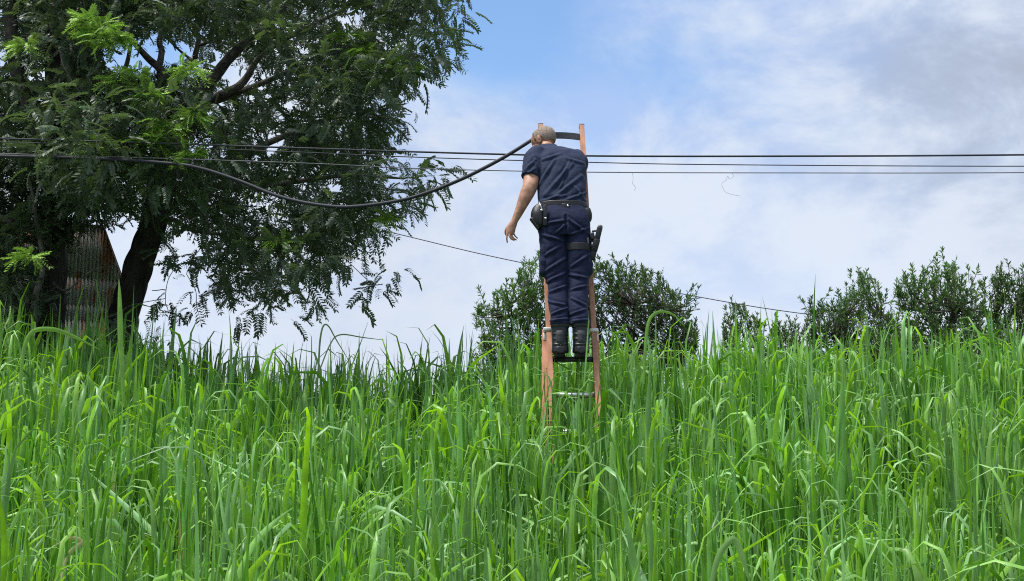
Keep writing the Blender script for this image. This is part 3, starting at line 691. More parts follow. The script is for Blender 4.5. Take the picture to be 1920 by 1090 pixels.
# ------------------------------------------------------------------ trees beyond the crest
def whorl_leaf():
    V = np.array([[0, 0, 0], [.35, -.13, .03], [.35, .13, .03], [.75, -.10, .02], [.75, .10, .02], [1.0, 0, -.06], [.5, 0, -.02]], float)
    F = np.array([[0, 6, 1], [0, 2, 6], [1, 6, 3], [6, 2, 4], [3, 6, 5], [6, 4, 5]])
    return V, F
WL = [whorl_leaf()]
def far_tree(name, label, D_, outline, basepx, density, seed, hue=1.0, thick=0.75, leafl=0.088, gapn=2):
    """outline: silhouette polygon in photo pixels; shoots fill the matching volume and end in upright whorls of leaves"""
    r = np.random.default_rng(seed)
    base = P(basepx, 640, D_); base.z = gz(base.x, D_) - 0.05
    root = thing(name, tuple(base), label, 'tree', 'trees beyond the crest of the bank')
    xs = [p[0] for p in outline]; ys = [p[1] for p in outline]; cx = sum(xs)/len(xs)
    hw = (max(xs)-min(xs))/2
    n = int(2.8*density*(max(xs)-min(xs))*(max(ys)-min(ys))/400)
    tips = []
    holes = [(r.uniform(min(xs), max(xs)), r.uniform(min(ys)+20, max(ys)), r.uniform(7, 15)) for _ in range(gapn)]
    while len(tips) < n:
        x, y = r.uniform(min(xs), max(xs)), r.uniform(min(ys), max(ys))
        if not inpoly(np.array([x]), np.array([y]), outline)[0]: continue
        if any((x-h[0])**2+(y-h[1])**2 < h[2]**2 for h in holes): continue
        dd = thick*hw*MPP(y, D_)*math.sqrt(max(0.05, 1-((x-cx)/hw)**2*0.9))
        tips.append(P(x, y, D_ + r.uniform(-1, 1)*dd))
        if r.random() < 0.16: tips[-1] = tips[-1] + Vector((r.normal(0, .05), 0, r.uniform(.08, .22)))
    tips = np.array([tuple(t) for t in tips])
    topz = tips[:, 2].max(); h = topz-base.z
    mb = MB(); tp = [base, base+Vector((r.normal(0, .06), 0, h*.25)), base+Vector((r.normal(0, .12), r.normal(0, .1), h*.55)), Vector((P(cx, 500, D_).x+r.normal(0, .1), D_, base.z+h*.80))]
    tpc = catmull(tp, 6); mb.tube(tpc, [0.075*(1-0.97*i/len(tpc)) for i in range(len(tpc))], 9, lambda i, j: 1+.08*math.sin(j*2+i)); mb.build('trunk', M['bark'], root)
    S = np.array([tuple(p) for p in tpc])
    for k in range(7):
        a = Vector(S[int(len(S)*(0.25+0.09*k)) % len(S)]); t = Vector(tips[r.integers(0, n)]); t.z = min(t.z, base.z+h*.8)
        mbl = MB(); c = catmull([a, a.lerp(t, .45)+Vector((0, 0, -.05)), t], 5); mbl.tube(c, [0.026*(1-.96*i/len(c)) for i in range(len(c))], 6, lambda i, j: 1+.1*math.sin(i+j*2)); mbl.build('limb', M['bark'], root)
        S = np.concatenate([S, np.array([tuple(p) for p in c])])
    mb = MB(); pos, dirs, tint, scl = [], [], [], []
    for i in range(n):
        t = Vector(tips[i]); d = Vector((r.normal(0, .30)+0.25*(t.x-base.x)/max(0.5, hw*MPP(600, D_)), r.normal(0, .30), 1)).normalized(); ln = r.uniform(.14, .30)
        a = t - d*ln
        if i % 2 == 0:
            k = int(np.argmin(((S-np.array(a))**2).sum(1))); o_ = Vector(S[k]); dl = (a-o_).length
            mb.tube([o_, o_.lerp(a, .5)+Vector((r.normal(0, .05), r.normal(0, .05), -.06*dl)), a, t], [.012, .009, .006, .003], 4, cap=False)
        else: mb.tube([a, t], [.005, .003], 4, cap=False)
        m_ = int(r.integers(13, 20)); base_c = r.uniform(.7, 1.3)
        yl = r.random() < 0.16
        for j in range(m_):
            s = r.random()**0.7; ang = j*2.4+r.normal(0, .2); tilt = 0.45+0.75*(1-s)+r.normal(0, .12)
            u = d.orthogonal().normalized(); w = d.cross(u)
            dv = d*math.cos(tilt) + (u*math.cos(ang)+w*math.sin(ang))*math.sin(tilt)
            pos.append(tuple(a + d*ln*s)); dirs.append(tuple(dv)); scl.append(leafl*r.uniform(.7, 1.2)*(1.1-0.3*s))
            cc = np.array([0.072, 0.158, 0.042])*hue if not yl else np.array([0.125, 0.205, 0.045])*hue
            tint.append(cc*base_c*r.uniform(.75, 1.25))
    tw = mb.build('twigs', M['twig'], root); tag(tw, kind='stuff')
    pos = np.array(pos); dirs = np.array(dirs); k = len(pos)
    o = link('crown', scatter_mesh('crown', pos, frames(dirs, r.normal(0, .6, k)), np.array(scl), np.zeros(k, int), WL, np.array(tint), tuple(base), M['leafB']), root)
    tag(o, kind='stuff')
    return root
far_tree('evergreen_tree', 'loose light green tree beyond the crest, left of the ladder', 19.0, [(1040, 480), (990, 490), (975, 500), (962, 520), (935, 535), (925, 560), (890, 565), (885, 590), (900, 620), (885, 650), (890, 700), (1050, 700)], 985, 1.7, 31, 1.25)
far_tree('evergreen_tree', 'dark spreading tree beyond the crest, just right of the person', 19.5, [(1085, 520), (1120, 492), (1150, 488), (1200, 498), (1240, 510), (1262, 535), (1310, 528), (1318, 545), (1290, 560), (1308, 590), (1310, 640), (1300, 700), (1090, 700)], 1165, 2.1, 32, 0.72, gapn=2)
far_tree('evergreen_bush', 'low rounded bush beyond the crest under the thin wire', 21.0, [(1355, 610), (1362, 572), (1385, 568), (1410, 582), (1440, 600), (1475, 590), (1500, 615), (1500, 700), (1350, 700)], 1420, 1.7, 33, 0.85, gapn=2)
far_tree('evergreen_tree', 'narrow twin topped tree beyond the crest where the thin wire ends', 20.0, [(1508, 570), (1525, 556), (1545, 562), (1560, 560), (1585, 575), (1600, 600), (1605, 700), (1500, 700)], 1545, 1.8, 34, 0.85, gapn=2)
far_tree('evergreen_tree', 'pointed cone shaped tree beyond the crest with yellowish right side', 20.5, [(1570, 590), (1575, 540), (1600, 520), (1615, 503), (1632, 510), (1645, 535), (1660, 560), (1680, 590), (1720, 600), (1735, 700), (1560, 700)], 1620, 1.8, 35, 1.1, gapn=2)
far_tree('evergreen_tree', 'broad rounded green tree beyond the crest, largest on the right', 19.0, [(1685, 600), (1678, 545), (1695, 510), (1725, 500), (1750, 487), (1775, 492), (1800, 508), (1830, 520), (1848, 545), (1850, 600), (1855, 700), (1690, 700)], 1765, 1.9, 36, 1.15, gapn=2)
far_tree('evergreen_tree', 'slender dark tree beyond the crest cut by the right edge', 19.8, [(1850, 560), (1858, 525), (1872, 498), (1890, 505), (1910, 510), (1935, 520), (1970, 560), (1980, 700), (1850, 700)], 1890, 2.0, 37, 0.75, gapn=2)
far_tree('evergreen_bush', 'low shrub with dark foliage just over the grass between cone tree and twin tree', 18.0, [(1585, 640), (1640, 610), (1700, 615), (1720, 640), (1720, 710), (1585, 710)], 1650, 1.6, 38, 0.8, gapn=1)

far_tree('evergreen_bush', 'low dark shrub under the rounded tree near the right edge', 17.8, [(1700, 640), (1760, 618), (1830, 612), (1900, 622), (1960, 640), (1960, 710), (1700, 710)], 1840, 1.5, 39, 0.8, gapn=1)
# ------------------------------------------------------------------ wires and cable
def cable(name, label, cat, pts, r, mat, n=8, sub=14, group=None):
    w = [P(*p) for p in pts]; c = catmull(w, sub); org = Vector(c[0])
    mb = MB(); mb.tube(c, r, n); o = mb.build(name, mat, loc=org)
    return tag(o, label, cat, group)
WG = 'overhead wires crossing behind the person'
cable('overhead_wire', 'thickest topmost overhead wire running level across the sky', 'wire', [(-900, 232, 11.1), (100, 263, 11.1), (330, 270, 11.05), (780, 285, 11.0), (1100, 292.5, 11.0), (1500, 293, 11.0), (1920, 290.5, 11.0), (2800, 279, 11.0)], 0.0085, M['wire'], group=WG)
cable('overhead_wire', 'middle of the three level overhead wires, thin and dark', 'wire', [(-900, 238, 11.3), (330, 277, 11.2), (780, 295, 11.15), (1100, 304.5, 11.15), (1350, 309, 11.15), (1920, 312, 11.15), (2800, 310, 11.15)], 0.0048, M['wire'], group=WG)
cable('overhead_wire', 'lowest of the three level overhead wires, with strings hanging off it', 'wire', [(-900, 262, 11.0), (420, 301, 10.95), (780, 316, 10.9), (1100, 323, 10.9), (1500, 324.5, 10.9), (1920, 324, 10.9), (2800, 318, 10.9)], 0.0044, M['wiregrey'], group=WG)
cable('overhead_wire', 'thin slanting wire low in the sky passing behind the ladder', 'wire', [(300, 335, 23.0), (430, 362, 23.0), (750, 440, 23.0), (960, 489, 23.0), (1310, 557, 23.0), (1510, 589, 23.0), (1800, 622, 23.0)], 0.0085, M['wiregrey'])
cable('sagging_cable', 'thick black cable sagging from the tree up to the ladder top', 'cable', [(-300, 283, 11.2), (0, 293, 11.1), (180, 298, 11.0), (320, 307, 10.9), (380, 317, 10.85), (450, 340, 10.8), (510, 364, 10.75), (560, 378, 10.7), (610, 386, 10.65), (660, 388, 10.6), (740, 378, 10.55), (800, 362, 10.5), (870, 334, 10.45), (940, 298, 10.42), (992, 266, 10.42), (1016, 250, 10.45)], 0.0155, M['rubber'], 12)
cable('string', 'thin loose string hanging from the lowest wire beside the person', 'string', [(1186, 323.5, 10.9), (1187, 335, 10.9), (1186, 344, 10.89), (1191, 351, 10.89), (1190, 358, 10.9)], 0.0015, M['thread'], 5, 6)
cable('string', 'tangled string snagged on the lowest wire right of centre', 'string', [(1372, 323.5, 10.9), (1375, 331, 10.9), (1368, 336, 10.88), (1364, 330, 10.87), (1362, 337, 10.9), (1354, 344, 10.9), (1355, 352, 10.9), (1363, 362, 10.9), (1388, 368, 10.9)], 0.0014, M['thread'], 5, 6)

# ------------------------------------------------------------------ ladder
DF = 9.80; ZF = P(1070, 674, DF).z; LEAN = 0.40
def LD(px, py, off=0.0):
    d = DF
    for _ in range(12): d = DF + LEAN*(P(px, py, d).z - ZF) + off
    return P(px, py, d)
lb = LD(1070, 1100); lz = gz(0.4, 9.2)
t_down = Vector((0, -LEAN, -1))
def to_ground(p):
    k = p.copy()
    for _ in range(400):
        if k.z <= gz(k.x, k.y): break
        k = k + t_down*0.01
    return k
ladder = thing('extension_ladder', tuple(to_ground(LD(1068, 800))), 'orange fibreglass extension ladder leaning up out of the grass against the wires', 'ladder')
X = Vector((1, 0, 0))
def rail(a, b, half_w, half_d, mat):
    ax = (b-a).normalized(); dn = X.cross(ax).normalized()
    mb = MB(); ln = (b-a).length/2; c = (a+b)/2
    mb.box(c, X*(half_w*0.30), dn*half_d, ax*ln, 0.003)                                            # web
    mb.box(c - dn*(half_d-0.004), X*half_w, dn*0.0045, ax*(ln-0.002), 0.002)                        # flanges
    mb.box(c + dn*(half_d-0.004), X*half_w, dn*0.0045, ax*(ln-0.002), 0.002)
    return mb.build('rail', mat, ladder, smooth=False)
flyL = (LD(1013.5, 237), LD(1028, 600)); flyR = (LD(1090.5, 238), LD(1112, 600))
def extend(a, b, z):
    k = (z-b.z)/(b.z-a.z); return b + (b-a)*k
zb = ladder.location.z
rail(flyL[0], extend(*flyL, zb+0.45), 0.020, 0.036, M['fibreglass']); rail(flyR[0], extend(*flyR, zb+0.45), 0.020, 0.036, M['fibreglass'])
bl0, bl1 = LD(1021, 622, 0.085), LD(1021.5, 820, 0.085); br0, br1 = LD(1117, 622, 0.085), LD(1122, 780, 0.085)
rail(bl0, extend(bl0, bl1, zb-0.02), 0.021, 0.036, M['fibreglass']); rail(br0, extend(br0, br1, zb-0.02), 0.021, 0.036, M['fibreglass'])
def at_z(l, z):
    return l[0] + (l[1]-l[0])*((z-l[0].z)/(l[1].z-l[0].z))
RUNGZ = [ZF + 0.285*k for k in range(-6, 6)]
for z in RUNGZ:
    a, b_ = at_z(flyL, z), at_z(flyR, z)
    if z < zb+0.5 or z > flyL[0].z-0.25: continue
    mb = MB(); mb.tube([a, a.lerp(b_, .5), b_], 0.017 if abs(z-ZF) > .01 else 0.021, 12); mb.build('rung', M['alu'] if abs(z-ZF) > .01 else M['strap'], ladder)  # the rung underfoot is blackened: its shade is put into the colour
for z in [ZF - 0.285*k for k in range(1, 6)]:
    a, b_ = at_z((bl0, bl1), z), at_z((br0, br1), z)
    if z < zb+0.15: continue
    mb = MB(); mb.tube([a, a.lerp(b_, .5), b_], 0.016, 12); mb.build('rung', M['alu'], ladder)
for (p, q) in (((1026, 619), -1), ((1113.5, 621), 1)):
    c = LD(*p, 0.01); mb = MB()
    mb.box(c, X*0.031, Vector((0, 0.062, 0)), Vector((0, 0, 0.013)), 0.004)
    e = LD(p[0]+q*5, p[1]+13, 0.06)
    mb.box(e, X*0.012, Vector((0, 0.03, 0)), Vector((0, 0.0, 0.03)), 0.004)
    tag(mb.build('bracket', M['whitecap'], ladder), 'white rail bracket')
for p in ((1013.5, 236), (1090.5, 237)):                       # rail end caps
    mb = MB(); mb.box(LD(*p), X*0.0215, Vector((0, 0.038, 0.0)), Vector((0, 0, 0.012)), 0.003); mb.build('end_cap', M['pewter'], ladder)
# curved black band across the top
mb = MB(); rings = []
for i in range(15):
    t = i/14; x = 1016+(1088-1016)*t; sag = 4*t*(1-t)
    c = LD(x, 256+1.5*t, 0.02 + 0.05*sag)+Vector((0, 0, 0.012*sag)); hgt = 0.028; th = 0.006
    rings.append([c+Vector((0, -th, -hgt)), c+Vector((0, th, -hgt)), c+Vector((0, th, hgt)), c+Vector((0, -th, hgt))])
mb.loft(rings); tag(mb.build('top_strap', M['strap'], ladder, smooth=False), 'black band between the rail tops')

# ------------------------------------------------------------------ person
foot = P(1068, 672, 9.72)
man = thing('person', tuple(foot), 'person in navy shirt and trousers standing on the ladder, left arm hanging, head bowed', 'person')
def ell(c, hx, hy, ax=None, ay=None, n=24, e=2.3, back=0.0):
    """superellipse ring; hx along ax, hy along ay"""
    ax = ax or Vector((1, 0, 0)); ay = ay or Vector((0, 1, 0)); out = []
    for j in range(n):
        t = 2*math.pi*j/n; cs, sn = math.cos(t), math.sin(t)
        out.append(c + ax*(hx*math.copysign(abs(cs)**(2/e), cs)) + ay*(hy*math.copysign(abs(sn)**(2/e), sn)))
    return out
def pring(px, py, hwpx, hd, D, e=2.3, tilt=0.0):
    s = MPP(py, D); return ell(P(px, py, D), hwpx*s, hd, Vector((math.cos(tilt), 0, math.sin(tilt))), Vector((0, 1, 0)), e=e)
def limb_rings(pts):
    """pts: (px,py,D,hw_px,hd); rings perpendicular to the path"""
    c = [P(p[0], p[1], p[2]) for p in pts]; out = []
    for i, p in enumerate(pts):
        t = (c[min(i+1, len(c)-1)]-c[max(i-1, 0)]).normalized()
        ay = Vector((0, 1, 0)); ay = (ay - t*ay.dot(t)); ay = ay.normalized() if ay.length > .2 else Vector((0, 0, 1)); ax = ay.cross(t).normalized()
        out.append(ell(c[i], p[3]*MPP(p[1], p[2]), p[4], ax, ay, e=2.0))
    return out
def dense(rows, n=4):
    """catmull through tuples"""
    rows = [np.array(r, float) for r in rows]; q = [rows[0]*2-rows[1]] + rows + [rows[-1]*2-rows[-2]]; out = []
    for i in range(1, len(q)-2):
        for k in range(n):
            t = k/n; a, b, c, d = q[i-1], q[i], q[i+1], q[i+2]
            out.append(0.5*((2*b)+(c-a)*t+(2*a-5*b+4*c-d)*t*t+(3*b-a-3*c+d)*t**3))
    out.append(rows[-1]); return [tuple(float(x) for x in o) for o in out]
def folds(me, org, segs, noise_amp=0.0, nscale=14.0, seed=0):
    """push cloth out/in along fold lines given in photo pixels"""
    n = len(me.vertices); co = np.empty(n*3, np.float32); me.vertices.foreach_get('co', co); co = co.reshape(-1, 3).astype(float)
    no = np.empty(n*3, np.float32); me.vertices.foreach_get('normal', no); no = no.reshape(-1, 3)
    w = co+np.array(org); px, py = proj(w[:, 0], w[:, 1], w[:, 2]); d = np.zeros(n)
    for (x0, y0, x1, y1, wid, amp) in segs:
        L2 = (x1-x0)**2+(y1-y0)**2; t = np.clip(((px-x0)*(x1-x0)+(py-y0)*(y1-y0))/L2, 0, 1)
        dx, dy = px-(x0+t*(x1-x0)), py-(y0+t*(y1-y0)); dist = np.sqrt(dx*dx+dy*dy)
        side = 1 - 0.6*np.abs(2*t-1)
        d += 1.5*amp*side*(np.exp(-(dist/wid)**2) - 0.55*np.exp(-((dist-1.9*wid)/wid)**2))
    if noise_amp:
        r = np.random.default_rng(seed)
        for _ in range(5):
            k = r.normal(0, nscale, 3); d += noise_amp*np.sin(w@k + r.uniform(0, 6.28))*0.5
    co += no*d[:, None]; me.vertices.foreach_set('co', co.astype(np.float32).ravel()); me.update()
ORG = foot
# --- skin: head, neck, arms and hands as one continuous body
m, nt, b, o = material('skin')
tc = N(nt, 'ShaderNodeTexCoord'); nz = noise(nt, tc.outputs['Object'], 22, 5, 0.6); nz2 = noise(nt, tc.outputs['Object'], 95, 4, 0.6)
sk = mixc(nt, mapr(nt, nz.outputs[0], 0.35, 0.65), (0.31, 0.15, 0.09), (0.47, 0.25, 0.16))
def spot(px, py, D_, r0, r1):
    v = N(nt, 'ShaderNodeVectorMath', operation='DISTANCE'); nt.links.new(tc.outputs['Object'], v.inputs[0]); v.inputs[1].default_value = P(px, py, D_)-ORG
    return mapr(nt, v.outputs['Value'], r0, r1, 1.0, 0.0)
tat = mth(nt, 'MULTIPLY', spot(1000, 353, 10.02, 0.03, 0.065), mapr(nt, nz2.outputs[0], 0.42, 0.56, 0.25, 1.0))
sk = mixc(nt, mth(nt, 'MULTIPLY', tat, 0.85), sk, (0.045, 0.05, 0.045))
nt.links.new(sk, b.inputs['Base Color']); b.inputs['Roughness'].default_value = 0.55
b.inputs['Subsurface Weight'].default_value = 0.08; b.inputs['Subsurface Radius'].default_value = (0.01, 0.004, 0.002)
M['skin'] = m
mb = MB()
hc = P(1018.5, 265, 10.36); HS = 1.12
fwd = Vector((-0.80, 0.50, -0.44)).normalized(); upv = Vector((-0.10, 0.20, 1)); upv = (upv - fwd*upv.dot(fwd)).normalized(); lat = fwd.cross(upv).normalized()
HR = Matrix((fwd, lat, upv)).transposed()      # local x forward, y to his right, z up
def H(x, y, z): return hc + HR @ Vector((x*HS, y*HS, z*HS))
mb.ball(H(-0.008, 0, 0.018), HS*0.100, HS*0.078, HS*0.090, HR)                # skull
mb.ball(H(0.030, 0, -0.045), HS*0.066, HS*0.060, HS*0.078, HR)                # face
mb.ball(H(0.055, 0, -0.092), HS*0.034, HS*0.036, HS*0.026, HR)                # chin
mb.ball(H(0.088, 0, -0.018), HS*0.016, HS*0.050, HS*0.014, HR)                # brow
mb.ball(H(0.106, 0, -0.045), HS*0.017, HS*0.013, HS*0.022, HR)                # nose
mb.ball(H(0.098, 0, -0.030), HS*0.014, HS*0.010, HS*0.026, HR)
mb.ball(H(0.090, 0, -0.076), HS*0.014, HS*0.024, HS*0.007, HR)                # lips
mb.ball(H(0.088, 0, -0.087), HS*0.012, HS*0.020, HS*0.006, HR)
for s in (-1, 1):                                                     # ears
    mb.ball(H(-0.006, s*0.080, -0.022), HS*0.021, HS*0.010, HS*0.032, HR, 14, 10); mb.ball(H(-0.012, s*0.088, -0.012), HS*0.016, HS*0.006, HS*0.022, HR, 12, 8)
    mb.ball(H(0.070, s*0.036, -0.022), HS*0.014, HS*0.020, HS*0.010, HR, 12, 8)
mb.loft(limb_rings(dense([(1021, 272, 10.34, 13, .055), (1026, 281, 10.28, 15, .060), (1032, 291, 10.24, 20, .065)], 3)))   # neck
mb.loft([pring(1040, 292, 34, .08, 10.22), pring(1048, 305, 42, .10, 10.2), pring(1052, 335, 40, .10, 10.12), pring(1054, 365, 38, .10, 10.06)])        # chest inside the shirt
armL = dense([(1006, 300, 10.16, 14, .055), (1000, 318, 10.10, 15, .055), (996, 334, 10.05, 14.5, .052), (994, 350, 10.01, 14.2, .050), (987, 366, 10.0, 13.2, .048), (979, 384, 10.0, 10.5, .040), (971, 402, 10.0, 8.0, .031), (965, 414, 10.0, 6.6, .026), (961, 424, 10.0, 7.6, .022)], 4)
mb.loft(limb_rings(armL))
s10 = MPP(430, 10.0)
mb.loft(limb_rings(dense([(963, 418, 10.0, 6.6, .023), (959, 426, 10.0, 8.6, .019), (957, 434, 10.0, 8.8, .018), (956, 439, 10.0, 7.6, .016)], 3)))   # palm
def finger(pts, r0, r1):
    c = catmull([P(*p) for p in pts], 4); mb.tube(c, [r0+(r1-r0)*i/(len(c)-1) for i in range(len(c))], 8)
    mb.ball(c[-1], r1, r1, r1, None, 8, 6)
finger([(951.5, 432, 10.0), (950.6, 440, 9.99), (950.2, 447, 9.99), (951.2, 455, 10.0)], .0092, .0068)          # index, straight
finger([(955, 437, 10.0), (955.5, 443, 9.985), (959, 448.5, 9.99), (964, 450.5, 10.0)], .0094, .0072)          # middle, bent
finger([(958.5, 437, 10.01), (960, 442.5, 9.995), (963.5, 447.5, 10.0), (968, 450, 10.01)], .0090, .0070)
finger([(962, 435, 10.02), (964, 440, 10.01), (967, 444, 10.015), (970.5, 447, 10.02)], .0080, .0062)
finger([(953, 424, 10.01), (949, 430, 10.02), (947.5, 436, 10.03), (949, 441, 10.035)], .0105, .0080)           # thumb
# his right arm reaches forward to the ladder top
mb.loft(limb_rings(dense([(1084, 304, 10.2, 14, .055), (1082, 318, 10.34, 13, .050), (1078, 322, 10.46, 12, .045), (1062, 304, 10.52, 10, .040), (1044, 288, 10.56, 8, .030), (1032, 278, 10.58, 8, .022)], 4)))
for k in range(4):
    finger([(1025+k*2.6, 277-k*.4, 10.585), (1021+k*2.6, 270-k*.4, 10.60), (1020+k*2.6, 265-k*.3, 10.585), (1021+k*2.6, 264, 10.565)], .0092, .0070)
finger([(1035, 280, 10.575), (1034, 274, 10.57), (1032, 270, 10.57)], .0105, .008)
body = link('body', remesh(mb.mesh('body', ORG, [M['skin']]), 0.0042, 4), man)
# cropped grey hair: a shell over crown and back of the skull
mb = MB(); mb.ball(H(-0.009, 0, 0.019), HS*0.1022, HS*0.0800, HS*0.0918, HR, 48, 32)
keepf = []
for f in mb.f:
    c = (HR.transposed() @ (sum((mb.v[i] for i in f), Vector())/len(f) - hc))/HS
    bald = (c.z > 0.080 and c.x > -0.035) or c.x > 0.03
    if c.z > -0.048+0.55*max(0, c.x+0.02)*1.6 and c.x < 0.060 and not (abs(c.y) > .05 and c.z < -0.005 and c.x > -0.035) and not bald: keepf.append(f)
mb.f = keepf
hairo = mb.build('hair', M['hair'], man); sm = hairo.modifiers.new('solid', 'SOLIDIFY'); sm.thickness = 0.004; sm.offset = 0
tag(hairo, 'close cropped grey hair')
# --- shirt
mb = MB()
mb.loft([pring(*r, 2.5) for r in dense([(1029, 277, 17, .066, 10.27), (1036, 280, 27, .085, 10.26), (1044, 287, 45, .108, 10.22), (1048, 300, 50, .125, 10.18), (1052, 318, 47.5, .132, 10.14), (1053, 335, 46.5, .134, 10.11), (1053.5, 360, 46, .130, 10.06), (1055, 380, 46, .124, 10.02), (1055.5, 392, 45, .118, 10.0)], 4)])
mb.loft(limb_rings(dense([(1016, 288, 10.2, 20, .075), (1004, 298, 10.16, 22, .082), (999, 312, 10.11, 19.5, .080), (995.5, 324, 10.07, 17.5, .074), (993.5, 333, 10.05, 17, .072)], 4)))
mb.loft(limb_rings(dense([(1076, 296, 10.18, 20, .08), (1084, 306, 10.25, 19, .078), (1083, 315, 10.36, 17, .07), (1080, 320, 10.43, 16, .062)], 4)))
me = remesh(mb.mesh('shirt', ORG, [M['shirt']]), 0.0062, 5)
folds(me, ORG, [(1022, 366, 1074, 306, 3.2, .010), (1032, 376, 1090, 330, 3.0, .009), (1012, 345, 1040, 300, 2.6, .009), (1050, 350, 1062, 318, 2.6, .008), (1014, 378, 1060, 366, 2.4, .008), (1060, 376, 1098, 362, 2.4, .009), (1078, 350, 1098, 378, 2.4, .009), (1018, 300, 1052, 288, 2.2, .007), (1000, 292, 1010, 318, 2.4, .009), (985, 318, 1004, 300, 2.2, .008), (1060, 296, 1092, 306, 2.2, .006), (1015, 385, 1096, 384, 2.0, .007), (1070, 300, 1045, 345, 2.2, .007), (984, 330, 1003, 316, 2.0, .006)], 0.0022, 26, 3)
shirt = link('shirt', me, man); tag(shirt, 'navy short sleeved shirt')
mb = MB(); mb.loft([pring(1028, 274.5, 15.5, .064, 10.30, 2.2), pring(1029, 278, 17.5, .071, 10.285, 2.2), pring(1030, 282, 20, .075, 10.27, 2.2)], cap=False)
co = mb.build('collar', M['shirt'], shirt); co.modifiers.new('s', 'SOLIDIFY').thickness = 0.006
# --- trousers
mb = MB()
mb.loft([pring(*r, 2.5) for r in dense([(1055.5, 383, 45.5, .118, 10.0), (1056, 395, 47.5, .130, 9.985), (1057, 412, 49.5, .145, 9.965), (1058, 430, 50, .145, 9.95), (1059, 446, 48, .13, 9.94)], 4)])
legL = dense([(1036, 426, 25.5, .125, 9.95), (1037, 450, 26, .118, 9.93), (1038.5, 480, 25.5, .108, 9.91), (1040.5, 510, 25, .10, 9.89), (1044, 528, 21, .092, 9.87), (1046, 545, 18.5, .088, 9.84), (1047, 575, 18.5, .086, 9.78), (1048.5, 598, 18, .084, 9.74), (1049, 609, 18.5, .088, 9.72)], 4)
legR = dense([(1083, 426, 24.5, .125, 9.95), (1084, 450, 25, .118, 9.93), (1086, 480, 24, .108, 9.91), (1086.5, 510, 23, .10, 9.89), (1085, 528, 20.5, .092, 9.87), (1084.5, 545, 18.5, .088, 9.84), (1085, 575, 18.5, .086, 9.78), (1086.5, 598, 17.8, .084, 9.74), (1087.5, 609, 18.2, .088, 9.72)], 4)
mb.loft([pring(*r, 2.2) for r in legL]); mb.loft([pring(*r, 2.2) for r in legR])
me = remesh(mb.mesh('trousers', ORG, [M['trousers']]), 0.0062, 4)
folds(me, ORG, [(1018, 420, 1058, 414, 2.4, .009), (1062, 420, 1044, 436, 2.4, .010), (1066, 412, 1100, 436, 2.6, .009), (1016, 440, 1056, 452, 2.6, .011), (1070, 440, 1104, 428, 2.4, .009), (1020, 480, 1050, 462, 2.6, .009), (1018, 512, 1058, 486, 2.8, .010), (1024, 530, 1060, 512, 2.6, .010), (1032, 548, 1062, 536, 2.2, .009), (1030, 566, 1058, 572, 2.2, .009), (1034, 590, 1062, 578, 2.2, .010), (1032, 602, 1064, 598, 2.0, .010), (1072, 500, 1104, 478, 2.6, .009), (1068, 515, 1100, 522, 2.6, .010), (1070, 544, 1100, 536, 2.2, .009), (1072, 560, 1098, 572, 2.2, .009), (1070, 590, 1098, 580, 2.2, .010), (1074, 602, 1104, 600, 2.0, .010), (1061, 405, 1062, 440, 2.4, -.012), (1016, 462, 1020, 505, 2.6, .008), (1106, 470, 1106, 512, 2.4, .008)], 0.0024, 26, 5)
tr = link('trousers', me, man); tag(tr, 'navy cargo trousers')
for (xx, tl, y0_, y1_) in ((1018.5, -1, 464, 517), (1104.5, 1, 486, 516)):
    mb = MB(); mb.loft([pring(*r, 3.0) for r in dense([(xx-tl*2, y0_, 4.5, .055, 9.90), (xx, y0_+6, 6.5, .065, 9.90), (xx, y1_-8, 7.5, .068, 9.885), (xx-tl*1, y1_, 5.5, .058, 9.88)], 3)])
    me = mb.mesh('cargo_pocket', ORG, [M['trousers']]); me = remesh(me, 0.006, 3); folds(me, ORG, [], 0.003, 40, 9); link('cargo_pocket', me, tr)
